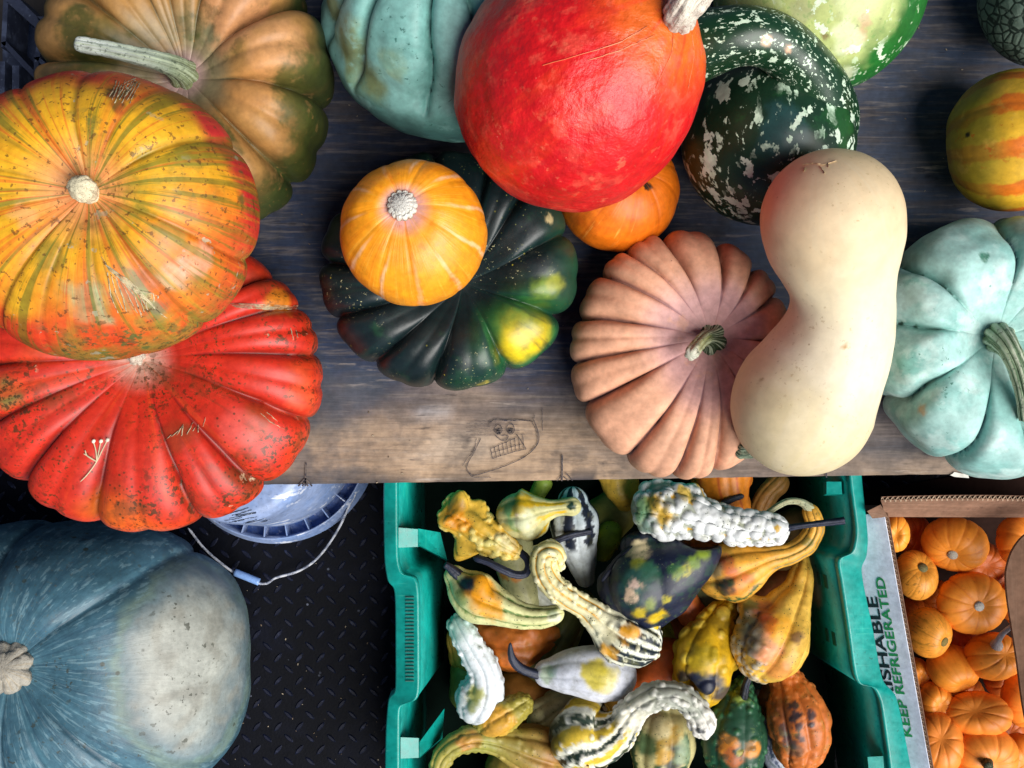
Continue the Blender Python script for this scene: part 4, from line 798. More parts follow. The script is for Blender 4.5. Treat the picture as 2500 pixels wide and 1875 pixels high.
# lettering: printed on the outer face, reading from the front up to the back, letter tops pointing down the wall
m_blk = mat('black_print', base=L('#0c1a24'), rough=.6); m_grn = mat('green_print', base=L('#1c8a4c'), rough=.6)
def lettering(txt, v0, v1, zbase, hgt, m):
    cu = bpy.data.curves.new('lettering', 'FONT'); cu.body = txt; cu.size = 1; cu.offset = .022; cu.extrude = 0.0; cu.space_character = 1.02
    tmp = bpy.data.objects.new('lettering', cu); COL.objects.link(tmp); bpy.context.view_layer.update()
    me = bpy.data.meshes.new_from_object(tmp); bpy.data.objects.remove(tmp)
    co = np.array([v.co for v in me.vertices]); co[:, 0] -= co[:, 0].min(); co[:, 0] /= co[:, 0].max(); co[:, 1] -= co[:, 1].min(); co[:, 1] /= co[:, 1].max()
    def on(v):
        y = (937.5-v)*S(ZT-zbase*.7); t = (y-A0[1])/dirv[1]; return A0+dirv*t
    p0, p1 = on(v0), on(v1); dd_ = zbase+co[:, 1]*hgt
    out = np.array([p0*(1-a)+p1*a for a in co[:, 0]])+np.outer(dd_*.7071+.0006, nrm_); out[:, 2] = ZT-dd_*.7071+.0006
    F = [list(p.vertices) for p in me.polygons]; return build('lettering', out, F, m, rbx, smooth=False, label='printed words '+txt)
lettering('PERISHABLE', 1765, 1450, .0285, .0150, m_blk)
lettering('KEEP REFRIGERATED', 1796, 1406, .0145, .0122, m_grn)

# ================================================================== MINI PUMPKINS IN THE BOX
m_mini = mat('mini_rind', vary=.12, rough=.48, spec=.4, layers=[('n', 'p', (5, 5, .5), .5, .66, '#e0761c', .4, None), ('n', 'o', 130, .6, .7, '#b5500c', .35, None), ('n', 'p', (16, 16, 1), .6, .7, '#f0a45c', .4, None)], bump=[('n', 'o', 120, .2, .001)])
m_minit = mat('mini_tan_rind', rough=.45, spec=.4, layers=[('n', 'o', 190, .56, .62, '#7a5c20', .6, 30), ('n', 'p', (5, 5, .5), .5, .62, '#c98a2c', .5, None), ('n', 'p', (14, 14, 3), .6, .64, '#6c5018', .6, None)], bump=[('n', 'o', 140, .25, .001)])
GRP = 'mini pumpkins in the cardboard box'
def mini(c, z, r, label, col='#e07818', tilt=(0, 0), h=.024, n=10, depth=.13, m=None, seed=0, stem=None, stemcol='#cfc7b8', e=(.78, .95)):
    rt_ = thing_at('mini_pumpkin', c, z-h, label, 'pumpkin', GRP)
    if z > -.34:  # upper ones lightened, deep ones left darker: shade by depth in the colour
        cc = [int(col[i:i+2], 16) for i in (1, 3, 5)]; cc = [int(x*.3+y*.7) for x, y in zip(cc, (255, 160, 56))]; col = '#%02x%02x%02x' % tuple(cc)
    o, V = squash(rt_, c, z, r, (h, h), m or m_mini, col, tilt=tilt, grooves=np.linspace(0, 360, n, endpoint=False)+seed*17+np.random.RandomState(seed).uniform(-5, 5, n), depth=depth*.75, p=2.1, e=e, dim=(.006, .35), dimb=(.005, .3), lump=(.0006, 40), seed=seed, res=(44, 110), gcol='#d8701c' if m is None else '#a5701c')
    if stem == 'scar':
        ax = Vector((tilt[0], tilt[1], 1)).normalized(); p = P(*c, z)+np.array(ax)*(h-.007)
        sweep(rt_, [(*(p), .0065), (*(p+np.array(ax)*.0035), .0062)], m_cork, stemcol, name='stem', world=True, ends=('f', 'f'), res=(6, 20), lump=(.0005, 200))
    elif stem: stem_on(rt_, V, stem, m_stem, stemcol, res=(20, 20), ends=('f', 'r'))
    return V
mini((2331, 1328), -.292, (78, 68), 'ribbed orange mini pumpkin with a pale stem scar, beside the brown far flap', tilt=(-.55, -.55), h=.030, n=12, depth=.07, seed=1, stem='scar')
mini((2373, 1472), -.282, (85, 76), 'round orange mini pumpkin seen from above with a pale button scar, centre of the box', tilt=(0, 0), h=.026, n=11, depth=.1, seed=2, stem='scar', stemcol='#e6e2d8')
mini((2236, 1404), -.295, (51, 62), 'tan speckled mini pumpkin beside the white printed wall, upper one', col='#c99a3c', tilt=(0.1, .7), h=.027, n=13, depth=.035, m=m_minit, seed=3, stem='scar', stemcol='#6c6a44', e=(.9, 1))
mini((2266, 1544), -.290, (50, 62), 'plain tan mini pumpkin beside the white printed wall, below the speckled one', col='#d89a34', tilt=(.6, -.35), h=.030, n=12, depth=.025, m=m_minit, seed=4, stem='scar', stemcol='#8c7a3c', e=(.9, 1))
mini((2186, 1302), -.280, (34, 46), 'yellow orange mini pumpkin half hidden in the far left corner of the box', col='#f0a02c', tilt=(-.3, 0), seed=5, h=.022, n=9, depth=.08)
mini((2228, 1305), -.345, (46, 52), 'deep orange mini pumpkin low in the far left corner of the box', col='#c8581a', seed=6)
mini((2492, 1322), -.300, (62, 66), 'orange mini pumpkin partly under the rounded right flap, farthest one', col='#dd6a1c', tilt=(.4, .2), seed=7, n=9, depth=.12)
mini((2425, 1602), -.282, (66, 58), 'orange mini pumpkin with a long pale curved stem, near the right flap', col='#e27a1c', tilt=(.15, .35), h=.034, seed=8, n=9, depth=.13, stem=[(2432, 1576, -.006, 16), (2434, 1570, .006, 9), (2445, 1550, .016, 7), (2462, 1535, .024, 6), (2474, 1528, .028, 7)], stemcol='#c9bfc0')
mini((2326, 1632), -.302, (62, 52), 'rusty orange mini pumpkin with brown flecks lying on its side, mid box', col='#d8801c', tilt=(.3, -.8), h=.030, seed=9, n=12, depth=.06)
mini((2384, 1744), -.286, (82, 56), 'wide orange mini pumpkin lying tilted, lower middle of the box', col='#e2702a', tilt=(-.5, .5), h=.030, seed=10, n=10, depth=.1)
mini((2282, 1712), -.305, (42, 48), 'small orange mini pumpkin with a bump, against the printed wall lower half', col='#ea8222', seed=11, n=8, depth=.12)
mini((2290, 1812), -.285, (60, 76), 'salmon orange mini pumpkin against the printed wall, nearest the bottom', col='#e67038', tilt=(-.2, .5), seed=12, n=9, h=.032, depth=.1)
mini((2402, 1842), -.282, (82, 74), 'orange mini pumpkin with a dark green stub stem at the bottom edge', col='#e6742c', tilt=(.05, -.25), seed=13, n=10, h=.03, depth=.13, stem=[(2410, 1862, -.004, 14), (2412, 1868, .006, 12), (2413, 1872, .012, 12)], stemcol='#2c3a2c')
mini((2500, 1700), -.300, (56, 76), 'orange mini pumpkin at the right edge under the rounded flap, lower one', col='#d8651c', tilt=(.4, -.2), seed=14, n=9)
mini((2236, 1645), -.330, (34, 40), 'small pale orange mini pumpkin wedged low against the printed wall', col='#ee9230', seed=15, n=8)
mini((2490, 1470), -.315, (50, 60), 'deep orange mini pumpkin in shade beneath the right flap', col='#c9561a', seed=16, n=9)
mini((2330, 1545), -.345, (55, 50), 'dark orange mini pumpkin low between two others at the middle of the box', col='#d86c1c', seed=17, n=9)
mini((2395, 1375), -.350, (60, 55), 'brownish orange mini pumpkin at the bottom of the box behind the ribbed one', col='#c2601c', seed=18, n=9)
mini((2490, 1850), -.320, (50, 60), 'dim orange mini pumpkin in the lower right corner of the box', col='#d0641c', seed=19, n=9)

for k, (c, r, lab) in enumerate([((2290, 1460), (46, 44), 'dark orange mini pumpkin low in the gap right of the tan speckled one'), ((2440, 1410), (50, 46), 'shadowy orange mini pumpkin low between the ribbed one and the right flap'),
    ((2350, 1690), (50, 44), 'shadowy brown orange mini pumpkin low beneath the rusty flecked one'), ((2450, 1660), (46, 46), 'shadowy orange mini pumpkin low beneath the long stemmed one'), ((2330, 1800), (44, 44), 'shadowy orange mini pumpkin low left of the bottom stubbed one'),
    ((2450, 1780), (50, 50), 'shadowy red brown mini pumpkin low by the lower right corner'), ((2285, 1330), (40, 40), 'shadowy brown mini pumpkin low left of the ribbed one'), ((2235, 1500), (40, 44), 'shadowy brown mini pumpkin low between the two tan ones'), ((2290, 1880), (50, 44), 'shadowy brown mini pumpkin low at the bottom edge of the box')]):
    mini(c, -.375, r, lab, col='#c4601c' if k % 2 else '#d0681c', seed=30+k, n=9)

# ================================================================== ORNAMENTAL GOURDS IN THE GREEN CRATE
GG = 'ornamental gourds in the green crate'
_mb = [('n', 'o', 90, .25, .0014), ('n', 'o', 260, .15, .0006)]
m_g = mat('gourd_rind', rough=.48, spec=.42, layers=[('n', 'o', 60, .5, .66, '#6c6a2a', .22, None), ('n', 'o', 170, .62, .7, '#5a4a1c', .35, None)], bump=_mb)
m_gs = mat('speckled_gourd_rind', rough=.48, spec=.42, layers=[('n', 'o', 60, .5, .66, '#8a8a3c', .25, None), ('v', 'o', 230, .22, .16, '#12281c', .95, 60), ('n', 'o', 420, .64, .67, '#1a3020', .8, 40)], bump=_mb)
m_gd = mat('dark_gourd_rind', rough=.44, spec=.45, layers=[('n', 'o', 70, .5, .62, '#1f4030', .6, None), ('n', 'o', 200, .6, .66, '#6c8a4c', .6, 30), ('n', 'o', 320, .66, .69, '#c9cdb0', .6, 30)], bump=_mb)
m_navy = mat('navy_stem', rough=.5, spec=.4, layers=[('n', 'p', (8, 8, .5), .5, .6, '#2a3450', .7, None), ('n', 'o', 500, .64, .68, '#8f94a0', .6, 60)], bump=[('n', 'p', (12, 12, .6), .5, .0008)])
def gourd(label, path, col, m=None, cat='gourd', **kw):
    path = [(q[0], q[1], q[2], q[3]*1.11) for q in path]; z = min(q[2] for q in path)
    rt_ = thing_at('gourd', path[len(path)//2][:2], z, label, cat, GG)
    o, V = sweep(rt_, path, m or m_g, col, **{**dict(res=(80, 84), lump=(.002, 40)), **kw})
    return rt_, V
def gstem(rt_, path, m=None, col='#161c30', **kw):
    return sweep(rt_, path, m or m_navy, col, name='stem', **{**dict(ribs=(5, .25, 0, 1.8), res=(40, 30), ends=('r', 'r'), lump=(.0006, 150)), **kw})
def wcol(c, lo=.15, hi=.7, amt=1):
    return lambda t, V, T, A, w: lerp(t, c, ss(lo, hi, w)*amt)
def side(G):  # upper facing half only
    return G[..., 2] > np.median(G[..., 2])-.01

# bottom layer, mostly seen through gaps
gourd('dull brown orange lumpy gourd behind the white crook neck gourd', [(1190, 1560, -.345, 62), (1260, 1562, -.345, 72), (1320, 1560, -.35, 50)], '#a3591c', ribs=(6, .12, 0, 2), lump=(.008, 30), seed=51, paints=[(1225, 1600, 30, '#c9691c', .7)])
gourd('dark olive pear gourd behind the white and yellow gourd, centre left', [(1420, 1470, -.375, 30), (1380, 1530, -.365, 42), (1335, 1600, -.36, 62)], '#4d5228', ribs=(8, .12, 0, 2), seed=52)
gourd('small orange nub gourd at the left of the crook gourd arch', [(1625, 1620, -.345, 58), (1590, 1655, -.345, 46), (1562, 1680, -.345, 34)], '#c2571c', seed=53, lump=(.003, 40))
gourd('capsule shaped orange gourd under the navy gourd and left of the yellow warty one', [(1655, 1447, -.335, 33), (1690, 1500, -.335, 33)], '#c9642a', seed=54, ribs=(8, .05, 0, 2), lump=(.0008, 40), ce=.8)
gourd('olive speckled gourd behind the orange capsule gourd', [(1660, 1420, -.37, 50), (1740, 1460, -.37, 64), (1790, 1480, -.37, 50)], '#6c7040', m=m_gs, seed=55)
gourd('pale green gourd with orange fleck under the yellow thorny gourd', [(1250, 1330, -.36, 46), (1262, 1400, -.36, 42), (1285, 1470, -.36, 30)], '#a9a878', m=m_gs, seed=56, paints=[(1218, 1410, 14, '#c9802c', .9), (1262, 1425, 12, '#c9802c', .9)])
gourd('whitish gourd in shade left of the crook necked ridged gourd', [(1300, 1420, -.38, 46), (1340, 1460, -.38, 40), (1400, 1480, -.385, 24)], '#c4c9bc', seed=57, ribs=(8, .1, 0, 2))
gourd('tan brown gourd in shade at the lower left of the gourd pile', [(1250, 1700, -.385, 60), (1330, 1730, -.385, 66)], '#a06a2c', seed=58)
gourd('rusty orange gourd in deep shade left of the yellow warty gourd', [(1650, 1560, -.385, 60), (1700, 1600, -.385, 50)], '#b0562c', seed=59)
gourd('dim olive gourd below the striped crook gourd at the bottom edge', [(1300, 1850, -.375, 60), (1250, 1880, -.375, 60)], '#a08a3c', seed=60)
gourd('olive gourd in deep shade between the navy gourd and the thorny yellow gourd', [(1440, 1300, -.385, 60), (1500, 1250, -.385, 50)], '#8a8440', seed=61)
gourd('brown gourd in deep shade at the upper right of the crate', [(1950, 1300, -.39, 56), (1890, 1330, -.39, 60)], '#7a5a34', seed=62)
gourd('rusty brown gourd in shade between the two crooked orange gourds', [(1900, 1440, -.385, 50), (1850, 1450, -.385, 44)], '#a0562c', seed=63)
gourd('ochre gourd in deep shade in the middle of the pile', [(1500, 1640, -.385, 60), (1580, 1740, -.385, 60)], '#a5782c', seed=64)
gourd('dim green gourd hidden under the white crook near the left wall', [(1150, 1640, -.38, 46), (1140, 1690, -.38, 40)], '#6c8040', seed=65)

gourd('ochre lumpy gourd low against the left wall beside the white crook neck gourd', [(1142, 1590, -.37, 46), (1120, 1560, -.365, 30)], '#b5923c', seed=92, ribs=(6, .14, 0, 2), lump=(.004, 40))
gourd('cream gourd low in the gap between the bottom banded gourd and the ochre bellied one', [(1330, 1745, -.355, 44), (1375, 1715, -.35, 34), (1410, 1700, -.35, 22)], '#cfc894', m=m_gs, seed=93, ribs=(8, .12, 0, 2))
gourd('yellow green gourd low between the capsule gourd and the striped crook base', [(1610, 1560, -.37, 46), (1640, 1590, -.365, 44)], '#b0a83c', m=m_gs, seed=94, ribs=(8, .12, 0, 2))
gourd('orange gourd low in the gap right of the navy gourd wing', [(1745, 1330, -.345, 40), (1700, 1310, -.345, 36)], '#c9702c', seed=95, ribs=(8, .08, 0, 2))
# top row, partly beneath the board
gourd('rough brown yellow gourd neck hanging down under the board', [(1500, 1150, -.32, 40), (1520, 1195, -.325, 38), (1528, 1225, -.335, 22)], '#c09a34', m=m_gs, seed=66, lump=(.003, 50))
rt_, V = gourd('orange striped gourd with a dark curved stem over it, at the board edge', [(1760, 1150, -.325, 70), (1768, 1200, -.325, 62), (1790, 1235, -.33, 40)], '#d27a1c', seed=67, ribs=(10, .05, 0, 2), stripes=[(10, 0, .12, '#b5501c', 0, 1, .1)])
gstem(rt_, [(1735, 1258, -.285, 7), (1755, 1238, -.283, 8), (1785, 1220, -.285, 8), (1810, 1212, -.288, 7)])
gourd('dim brown curved neck gourd at the upper right under the board', [(1900, 1180, -.35, 24), (1875, 1205, -.35, 24), (1858, 1240, -.355, 26), (1850, 1290, -.365, 34)], '#b58040', seed=68, ribs=(8, .12, 0, 2))
gourd('small yellow green speckled gourd tip beside the striped white gourd', [(1470, 1345, -.35, 24), (1482, 1318, -.345, 30), (1490, 1300, -.345, 26)], '#9aa82c', m=m_gs, seed=69)
gourd('green and yellow gourd edge peeking behind the pear gourd under the board', [(1325, 1180, -.33, 20), (1312, 1205, -.335, 18)], '#8aa03c', seed=70, m=m_gs)
rt_, V = gourd('navy and white striped long gourd standing behind the small pear gourd', [(1400, 1225, -.315, 34), (1402, 1260, -.315, 54), (1408, 1320, -.32, 48), (1420, 1370, -.33, 34), (1428, 1410, -.34, 22)], '#c9d2d4', seed=71, ribs=(9, .08, 0, 2),
               stripes=[(7, .15, .52, '#121c2e', -1, .5, .35)], grads=[(0, '#aebfca'), (.4, '#cfd8dc'), (1, '#9fa6a4')])
gstem(rt_, [(1352, 1322, -.285, 9), (1390, 1308, -.283, 9), (1440, 1298, -.286, 8)])
gourd('plump green and yellow pear gourd with narrow neck pointing right, under the board', [(1268, 1258, -.292, 52), (1285, 1256, -.290, 60), (1318, 1248, -.288, 36), (1352, 1242, -.286, 21), (1385, 1238, -.284, 20), (1395, 1237, -.284, 22)], '#c9c48a', seed=72, ribs=(8, .09, 0, 2), lump=(.002, 30),
      stripes=[(6, .1, .35, '#d9b01c', 0, .9, .25)], paints=[(1235, 1240, 28, '#3f7a4c', .9, .5), (1250, 1285, 24, '#4f8a54', .7), (1404, 1238, 11, '#16382c', 1, .3), (1290, 1210, 22, '#dcae10', .9), (1255, 1255, 20, '#c7a51c', .6), (1300, 1285, 30, '#dfe0b8', .8), (1250, 1265, 6, '#d9c4a8', .9)], grabs=[(1335, 1295, -.300, .02)])
# thorny yellow gourd
rt_, V = gourd('bumpy mustard yellow gourd with thorn like wings, top left of the pile', [(1118, 1245, -.300, 34), (1135, 1262, -.296, 42), (1175, 1300, -.290, 44), (1215, 1322, -.286, 34), (1242, 1338, -.284, 27)], '#d0a63a', m=m_gs, seed=73, ribs=(8, .2, 0, 1.8), lump=(.003, 45),
      wart=(110, .0042, .0026, 5, side), tcol=wcol('#e3cf7c', .2, .8, .8), grabs=[(1072, 1275, -.272, .024, 1.1), (1128, 1200, -.278, .020), (1112, 1368, -.30, .024), (1180, 1222, -.29, .018)], paints=[(1118, 1252, 32, '#d98a10', .95, .4), (1100, 1225, 20, '#4a5a24', .6), (1245, 1325, 24, '#d9cfa0', .7), (1210, 1350, 30, '#98a060', .4)])
gstem(rt_, [(1256, 1347, -.282, 10), (1275, 1352, -.278, 10), (1291, 1375, -.274, 10), (1284, 1400, -.270, 10), (1262, 1404, -.266, 10), (1225, 1390, -.262, 10), (1190, 1372, -.262, 9), (1163, 1364, -.264, 9)])
# dragon gourd
rt_, V = gourd('cream green speckled gourd with orange patch and dark pointed stem, beside the left wall', [(1112, 1408, -.296, 26), (1140, 1438, -.292, 52), (1170, 1462, -.288, 56), (1210, 1480, -.284, 44), (1270, 1502, -.280, 30), (1330, 1506, -.276, 25), (1355, 1500, -.274, 21)], '#cfcf94', m=m_gs, seed=74, ribs=(7, .24, .1, 1.7), lump=(.002, 40),
      stripes=[(7, .6, .18, '#5a7a3a', 0, .95, .2)], grabs=[(1105, 1478, -.285, .026), (1180, 1405, -.27, .018)], paints=[(1190, 1450, 46, '#dd9414', 1, .35, .5), (1215, 1490, 26, '#dd9a1c', .9, .4), (1125, 1420, 24, '#121c2c', 1, .3, .5), (1108, 1462, 22, '#4f7a3c', .7), (1360, 1496, 16, '#e2e0c4', .9), (1345, 1485, 14, '#4c6a38', .7)])
gstem(rt_, [(1118, 1405, -.286, 16), (1100, 1388, -.282, 11), (1086, 1378, -.280, 8)], ends=('r', 'f'))
# ridged crook gourd
gourd('long crooked cream gourd with yellow ridges, hooked warty neck and dark striped base', [(1362, 1378, -.262, 15), (1352, 1350, -.258, 26), (1330, 1352, -.258, 28), (1324, 1385, -.258, 28), (1345, 1425, -.260, 28), (1385, 1458, -.264, 28), (1430, 1485, -.268, 28), (1468, 1515, -.272, 42), (1512, 1545, -.276, 66), (1548, 1560, -.278, 62)], '#d9d09a', m=m_gs, seed=75,
      ribs=(8, .2, 0, 1.8), res=(130, 84), lump=(.0016, 50), wart=(150, .0030, .0020, 9, side), stripes=[(8, .5, .16, '#d99a1c', 0, .7, .12), (16, .2, .52, '#10202c', .80, 1.1, .35)], tcol=wcol('#e6e2c0', .2, .8, .7), grads=[(0, '#cfc78a'), (.6, '#dcd4a4'), (1, '#e2e6d8')],
      paints=[(1525, 1540, 26, '#dd9a1c', .9, .3), (1475, 1590, 22, '#d0961c', .8), (1470, 1550, 24, '#e6ddb4', .7)])
# white crook
gourd('white crook neck gourd with knobbly edges against the left crate wall', [(1122, 1528, -.300, 26), (1132, 1548, -.297, 29), (1155, 1590, -.294, 32), (1182, 1640, -.294, 36), (1182, 1685, -.300, 46), (1168, 1715, -.305, 50)], '#dfe3e8', seed=76, ribs=(8, .14, 0, 2), lump=(.0018, 40),
      wart=(90, .0032, .0022, 3, lambda G: np.abs(np.sin(np.arange(G.shape[1])/G.shape[1]*2*math.pi))[None, :]+0*G[..., 0] > .6), grabs=[(1125, 1672, -.298, .022), (1110, 1700, -.31, .016)], grads=[(0, '#9fbcb4'), (.22, '#dfe6ea'), (1, '#cfd6dc')], paints=[(1148, 1700, 20, '#9a9c3c', .9, .4), (1138, 1718, 18, '#8c9238', .8)])
# white yellow centre gourd
rt_, V = gourd('white gourd with yellow bands and a dark horn shaped stem, centre left of the pile', [(1338, 1644, -.296, 32), (1370, 1642, -.294, 44), (1420, 1640, -.290, 56), (1470, 1646, -.290, 62), (1495, 1650, -.292, 54)], '#d8dce8', seed=77, ribs=(9, .06, 0, 2), lump=(.0014, 30), paints=[(1445, 1640, 38, '#c9b93c', .95, .25, .6), (1480, 1668, 34, '#c4b43c', .7, .3, .6), (1500, 1630, 20, '#c9b93c', .6), (1320, 1645, 22, '#a9bc9c', .8), (1335, 1630, 16, '#5a8a78', .5)])
gstem(rt_, [(1318, 1648, -.290, 13), (1290, 1640, -.284, 12), (1262, 1625, -.278, 12), (1248, 1600, -.272, 9), (1246, 1572, -.268, 4)], ribs=(5, .12, 0, 2))
# ochre ellipse
gourd('olive gourd with a bumpy ochre belly, lower left of the crate', [(1175, 1785, -.305, 26), (1205, 1762, -.300, 38), (1245, 1738, -.298, 36), (1270, 1722, -.300, 28)], '#a0943c', seed=78, ribs=(5, .2, .25, 1.8), lump=(.002, 60), wart=(120, .003, .0014, 6, side), paints=[(1220, 1762, 44, '#d6a036', 1, .3, .4), (1185, 1785, 26, '#c9963a', .8, .4)])
# bottom crook
gourd('olive and ochre crook neck gourd curving along the bottom edge of the crate', [(1070, 1880, -.300, 22), (1082, 1845, -.298, 24), (1115, 1815, -.296, 27), (1160, 1802, -.298, 28), (1215, 1810, -.304, 32), (1280, 1828, -.315, 56), (1320, 1840, -.32, 60)], '#a09848', m=m_gs, seed=79, ribs=(8, .18, 0, 2), lump=(.0018, 50), wart=(90, .003, .0016, 7, side), grads=[(0, '#a89a4a'), (.5, '#9a9848'), (1, '#a0743a')], paints=[(1135, 1808, 26, '#b9803c', .9, .4), (1170, 1800, 22, '#b58a3c', .8)])
# white crook at bottom centre
gourd('white and yellow banded gourd with warty grey neck arching right, bottom edge', [(1425, 1800, -.296, 78), (1440, 1790, -.290, 82), (1480, 1795, -.280, 60), (1515, 1775, -.268, 40), (1545, 1735, -.258, 31), (1590, 1702, -.252, 30), (1645, 1696, -.250, 29), (1690, 1720, -.252, 28), (1712, 1755, -.256, 30), (1716, 1768, -.257, 30)], '#e3e2d4', seed=80, ribs=(8, .16, .2, 1.8), res=(150, 96), lump=(.002, 40),
      wart=(260, .0036, .0024, 8, side), stripes=[(6, .1, .42, '#d9b93c', -1, .36, .25), (6, .55, .22, '#2a3a30', -1, .36, .4)], grads=[(0, '#e2e2d0'), (.42, '#e4e0cc'), (.6, '#a9aca0'), (.85, '#9a9e92'), (.93, '#e6e3da'), (1, '#ece9e2')], tcol=wcol('#f0eee4', .3, .9, .6), paints=[(1700, 1795, 10, '#1a2430', .9), (1340, 1790, 40, '#1c2a2c', .8, .4), (1570, 1700, 24, '#8f9488', .5)], grabs=[(1432, 1695, -.30, .028), (1378, 1740, -.30, .022)])
gourd('cream and dark green gourd with an ochre wedge, framed by the arching warty neck', [(1622, 1740, -.318, 40), (1620, 1780, -.312, 66), (1615, 1830, -.312, 74), (1612, 1860, -.315, 64)], '#c4bb84', m=m_gs, seed=81, ribs=(7, .16, .2, 1.8), stripes=[(7, .25, .28, '#2b4a30', .3, 1.1, .4)], paints=[(1640, 1790, 34, '#a9822c', .95, .4), (1590, 1760, 34, '#cdbf90', .9), (1655, 1850, 34, '#17262e', .95, .5), (1570, 1810, 30, '#2f5a34', .9, .5), (1690, 1830, 30, '#9ab08c', .7), (1620, 1850, 22, '#d0a03c', .8)])
# navy bird gourd
rt_, V = gourd('large navy green winged gourd with yellow tips and corky scars, middle of the pile', [(1556, 1345, -.285, 40), (1560, 1392, -.278, 84), (1572, 1440, -.276, 86), (1585, 1475, -.282, 66)], '#131c34', m=m_gd, seed=82, ribs=(5, .14, .1, 1.8), res=(110, 120), lump=(.003, 30),
      grabs=[(1550, 1314, -.260, .026), (1750, 1335, -.264, .080, 1.1), (1460, 1448, -.282, .045), (1618, 1526, -.272, .040), (1500, 1380, -.28, .03), (1700, 1350, -.262, .035), (1655, 1440, -.29, .022, .4)], paints=[(1556, 1330, 26, '#d9c79c', 1, .3), (1546, 1362, 18, '#a9ac2c', .8), (1590, 1385, 26, '#2f6a4c', .7), (1540, 1430, 46, '#2c5a50', .8, .5), (1725, 1345, 16, '#8aa02c', .9, .5, .7), (1700, 1362, 16, '#7d9a2c', .8, .5, .7), (1680, 1392, 14, '#c4b82c', .9, .4, .7), (1662, 1415, 12, '#b5ae24', .9, .4, .6), (1650, 1380, 18, '#3f7a3c', .7, .5, .8), (1525, 1452, 18, '#d6b99c', .95, .3), (1535, 1420, 13, '#cdb0a0', .9, .3), (1555, 1432, 7, '#cfa58c', .9), (1615, 1515, 24, '#d6b41c', 1, .35, .5), (1565, 1512, 18, '#c4ac1c', .9, .4, .6), (1590, 1490, 16, '#8a9a2c', .7, .5, .8), (1632, 1475, 12, '#b5a82c', .8)])
gstem(rt_, [(1545, 1338, -.262, 10), (1512, 1368, -.262, 12), (1478, 1412, -.266, 13)])
gourd('curled bright yellow gourd lobe at the foot of the navy gourd', [(1510, 1515, -.272, 9), (1540, 1510, -.268, 11), (1572, 1516, -.266, 12), (1595, 1530, -.268, 12)], '#e0bc14', seed=83, res=(40, 40), lump=(.0008, 60), wart=None)
# white warty gourd
rt_, V = gourd('white heavily warted gourd with yellow seams and long navy stem, just below the board', [(1600, 1245, -.268, 56), (1625, 1245, -.262, 64), (1672, 1255, -.256, 54), (1725, 1268, -.250, 40), (1790, 1284, -.248, 35), (1850, 1290, -.246, 33), (1885, 1292, -.246, 29)], '#a4a99a', m=m_gs, seed=84, ribs=(7, .12, 0, 2), res=(150, 110), lump=(.002, 40),
      grabs=[(1645, 1188, -.262, .030), (1545, 1262, -.27, .026), (1700, 1180, -.27, .022), (1592, 1178, -.270, .018)], wart=(430, .0058, .0040, 10, lambda G: (G[..., 2] > np.median(G[..., 2])-.014) & (np.arange(G.shape[0])[:, None] > 22)), stripes=[(5, .1, .13, '#dba51c', .05, .97, .2)], tcol=wcol('#dde0e0', .1, .45, 1),
      paints=[(1585, 1225, 26, '#dcae1c', .9, .4, .7), (1612, 1262, 22, '#dcae1c', .85, .4, .7), (1552, 1240, 26, '#5a8a50', .9, .4), (1560, 1285, 26, '#41705a', .8), (1680, 1192, 22, '#d9b32c', .9), (1912, 1293, 9, '#c9a03c', 1)])
gstem(rt_, [(1912, 1293, -.240, 12), (1925, 1289, -.237, 9), (1985, 1280, -.232, 8), (2030, 1275, -.230, 9), (2062, 1271, -.228, 10)], ends=('r', 'f'))
# orange crook gourd right
rt_, V = gourd('orange green crook neck gourd looping up at right, with a pale curled stem', [(1762, 1400, -.300, 58), (1785, 1395, -.294, 70), (1830, 1378, -.286, 56), (1880, 1362, -.280, 32), (1930, 1350, -.276, 25), (1970, 1325, -.274, 24), (1990, 1285, -.272, 22), (1980, 1250, -.272, 19)], '#dea33c', m=m_gs, seed=85, ribs=(8, .14, 0, 1.9), res=(120, 90), lump=(.0018, 40),
      stripes=[(8, .3, .2, '#3c5a30', .0, .3, .5), (8, .4, .14, '#8f7a34', .4, 1, .2)], grabs=[(1862, 1428, -.29, .024), (1718, 1402, -.31, .02)], paints=[(1850, 1375, 46, '#e6a02c', .9, .4), (1790, 1420, 34, '#d9702c', .85, .4, .6), (1765, 1365, 26, '#b5502c', .8), (1760, 1440, 26, '#1c2c2c', .9, .4), (1775, 1415, 10, '#23402c', .9), (1735, 1385, 24, '#8a8468', .7), (1815, 1452, 24, '#e0923c', .8), (1960, 1322, 14, '#4f6a34', .6), (1870, 1415, 20, '#e6b04c', .7)])
gstem(rt_, [(1976, 1240, -.268, 13), (1955, 1226, -.264, 9), (1925, 1224, -.262, 8), (1895, 1238, -.262, 8), (1868, 1258, -.264, 7)], m=m_green_stem, col='#b5b088', ribs=(5, .25, 0, 2))
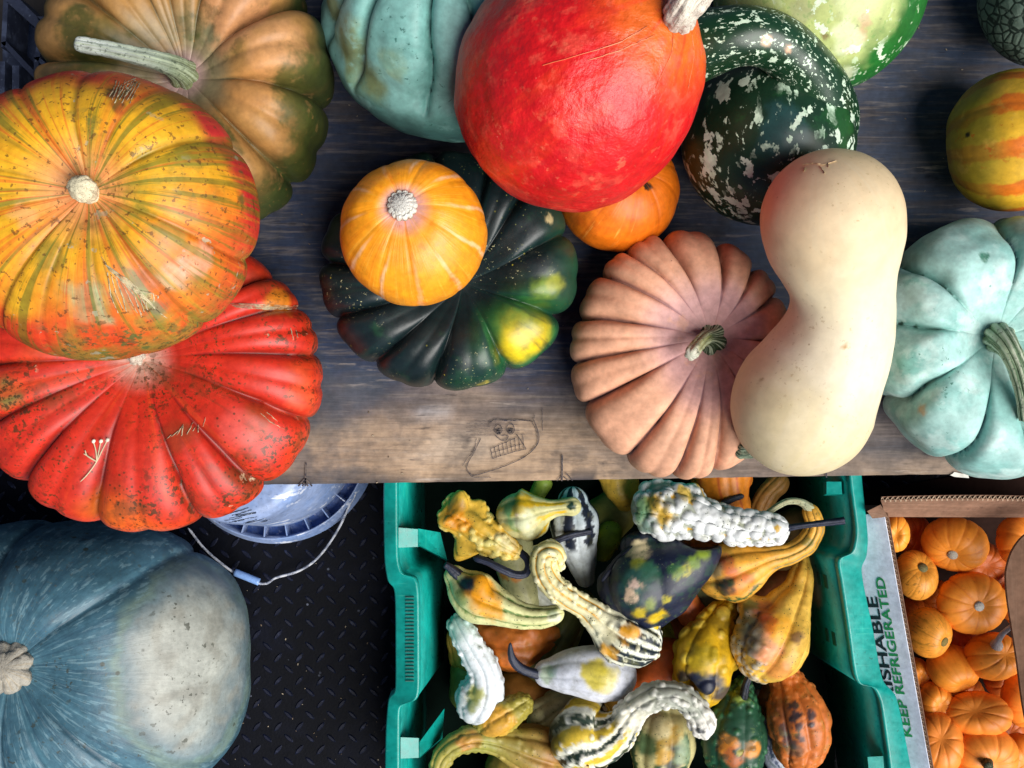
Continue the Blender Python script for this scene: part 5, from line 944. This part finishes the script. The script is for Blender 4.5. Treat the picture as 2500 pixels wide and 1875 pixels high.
# yellow right gourd
gourd('big orange yellow gourd with grey warty flank and curved neck, beside the right wall', [(1962, 1370, -.305, 16), (1958, 1400, -.300, 28), (1948, 1440, -.294, 36), (1922, 1490, -.286, 58), (1892, 1545, -.280, 82), (1878, 1572, -.280, 84)], '#dcae48', m=m_gs, seed=86, ribs=(6, .22, .15, 1.7), res=(110, 110), lump=(.003, 35),
      wart=(150, .0042, .0022, 11, lambda G: (proj(G)[0] < 1870) & (G[..., 2] > -.30)), tcol=wcol('#b5ab98', .2, .8, .9), grabs=[(1975, 1558, -.285, .028), (1812, 1450, -.29, .024), (1930, 1640, -.29, .02)], paints=[(1915, 1530, 40, '#eaa62c', .95, .4, .4), (1880, 1600, 34, '#e8946c', .8), (1850, 1485, 30, '#b0582c', .85, .5), (1870, 1510, 22, '#c8501c', .7), (1822, 1560, 40, '#8a8270', .9, .4), (1815, 1510, 26, '#6d745c', .8), (1955, 1545, 16, '#6a4430', .8), (1890, 1640, 34, '#d97a3c', .6), (1822, 1470, 18, '#3c6a3c', .7), (1958, 1420, 20, '#b58a34', .5)])
# yellow warty gourd
gourd('bright yellow gourd with big round warts and a navy green underside, centre right', [(1780, 1480, -.318, 24), (1762, 1500, -.312, 30), (1735, 1550, -.302, 50), (1718, 1600, -.296, 68), (1716, 1652, -.298, 64)], '#d2a516', seed=87, ribs=(6, .12, .1, 1.8), res=(110, 100), lump=(.002, 40), wart=(60, .0075, .0032, 12, side), tcol=wcol('#dcc04c', .3, .9, .7),
      grabs=[(1800, 1618, -.292, .022), (1765, 1682, -.298, .022), (1655, 1600, -.295, .018), (1700, 1665, -.29, .016)], paints=[(1725, 1690, 44, '#141c34', 1, .3, .7), (1670, 1665, 26, '#141c34', .9, .3, .7), (1780, 1700, 30, '#141c34', .9, .3), (1750, 1620, 32, '#e8b814', .9), (1700, 1590, 36, '#a9951c', .7), (1760, 1510, 26, '#8a701c', .7)])
# green face gourd
rt_, V = gourd('dark green warty gourd with orange patches near its base and a short black stem', [(1812, 1682, -.310, 26), (1806, 1710, -.306, 44), (1796, 1765, -.302, 66), (1792, 1815, -.302, 72), (1792, 1840, -.305, 66)], '#1f4a34', m=m_gd, seed=88, ribs=(7, .12, .1, 1.8), res=(100, 100), wart=(200, .0036, .0020, 13, side), tcol=wcol('#336a44', .3, .9, .7),
      paints=[(1762, 1825, 28, '#d0822c', 1, .3, .5), (1850, 1825, 24, '#d68a2c', 1, .3, .5), (1785, 1858, 26, '#b5602c', .9), (1810, 1685, 24, '#7d8a30', .9, .4), (1796, 1832, 14, '#14382c', 1), (1812, 1840, 8, '#b5a83c', .8), (1740, 1760, 24, '#4f6a34', .7)])
gstem(rt_, [(1816, 1700, -.285, 11), (1822, 1670, -.278, 10), (1830, 1650, -.275, 9)], col='#0c0f18', ends=('r', 'f'))
gourd('pale blue and white streaked long gourd squeezed left of the brown orange gourd', [(1850, 1710, -.345, 24), (1862, 1760, -.340, 26), (1882, 1820, -.335, 30), (1905, 1865, -.335, 30)], '#aab2c4', m=m_gd, seed=89, stripes=[(6, .2, .2, '#3c4a6a', 0, 1, .5)])
gourd('rusty orange warted gourd with blue black blotches, lower right of the pile', [(1925, 1672, -.300, 40), (1935, 1700, -.296, 56), (1948, 1750, -.290, 70), (1955, 1800, -.292, 66), (1952, 1815, -.294, 60)], '#c26a2c', m=m_gs, seed=90, ribs=(9, .14, .1, 1.9), res=(110, 110), lump=(.003, 45), wart=(120, .0036, .0014, 14, side), tcol=wcol('#cf7f48', .3, .9, .5),
      paints=[(1937, 1735, 15, '#1c2430', .95, .35, 1.1), (1930, 1710, 12, '#1c2430', .9, .35, 1.1), (1942, 1760, 12, '#1c2430', .9, .35, 1.1), (1975, 1735, 11, '#1c2430', .9, .35, 1.1), (1972, 1765, 9, '#22303c', .9, .35, 1.1), (1918, 1815, 18, '#2a3440', .8, .4, 1.2), (1955, 1815, 12, '#22303c', .8, .4, 1.2), (1900, 1780, 14, '#22303c', .8, .4, 1.2), (1925, 1840, 22, '#5a5a50', .6), (1895, 1720, 26, '#5f3a20', .6)])
gourd('small brown wrinkled gourd wedged between the green and the rusty gourds', [(1888, 1685, -.335, 26), (1880, 1720, -.335, 30), (1876, 1745, -.338, 24)], '#9a6a34', m=m_gs, seed=91, lump=(.004, 50))
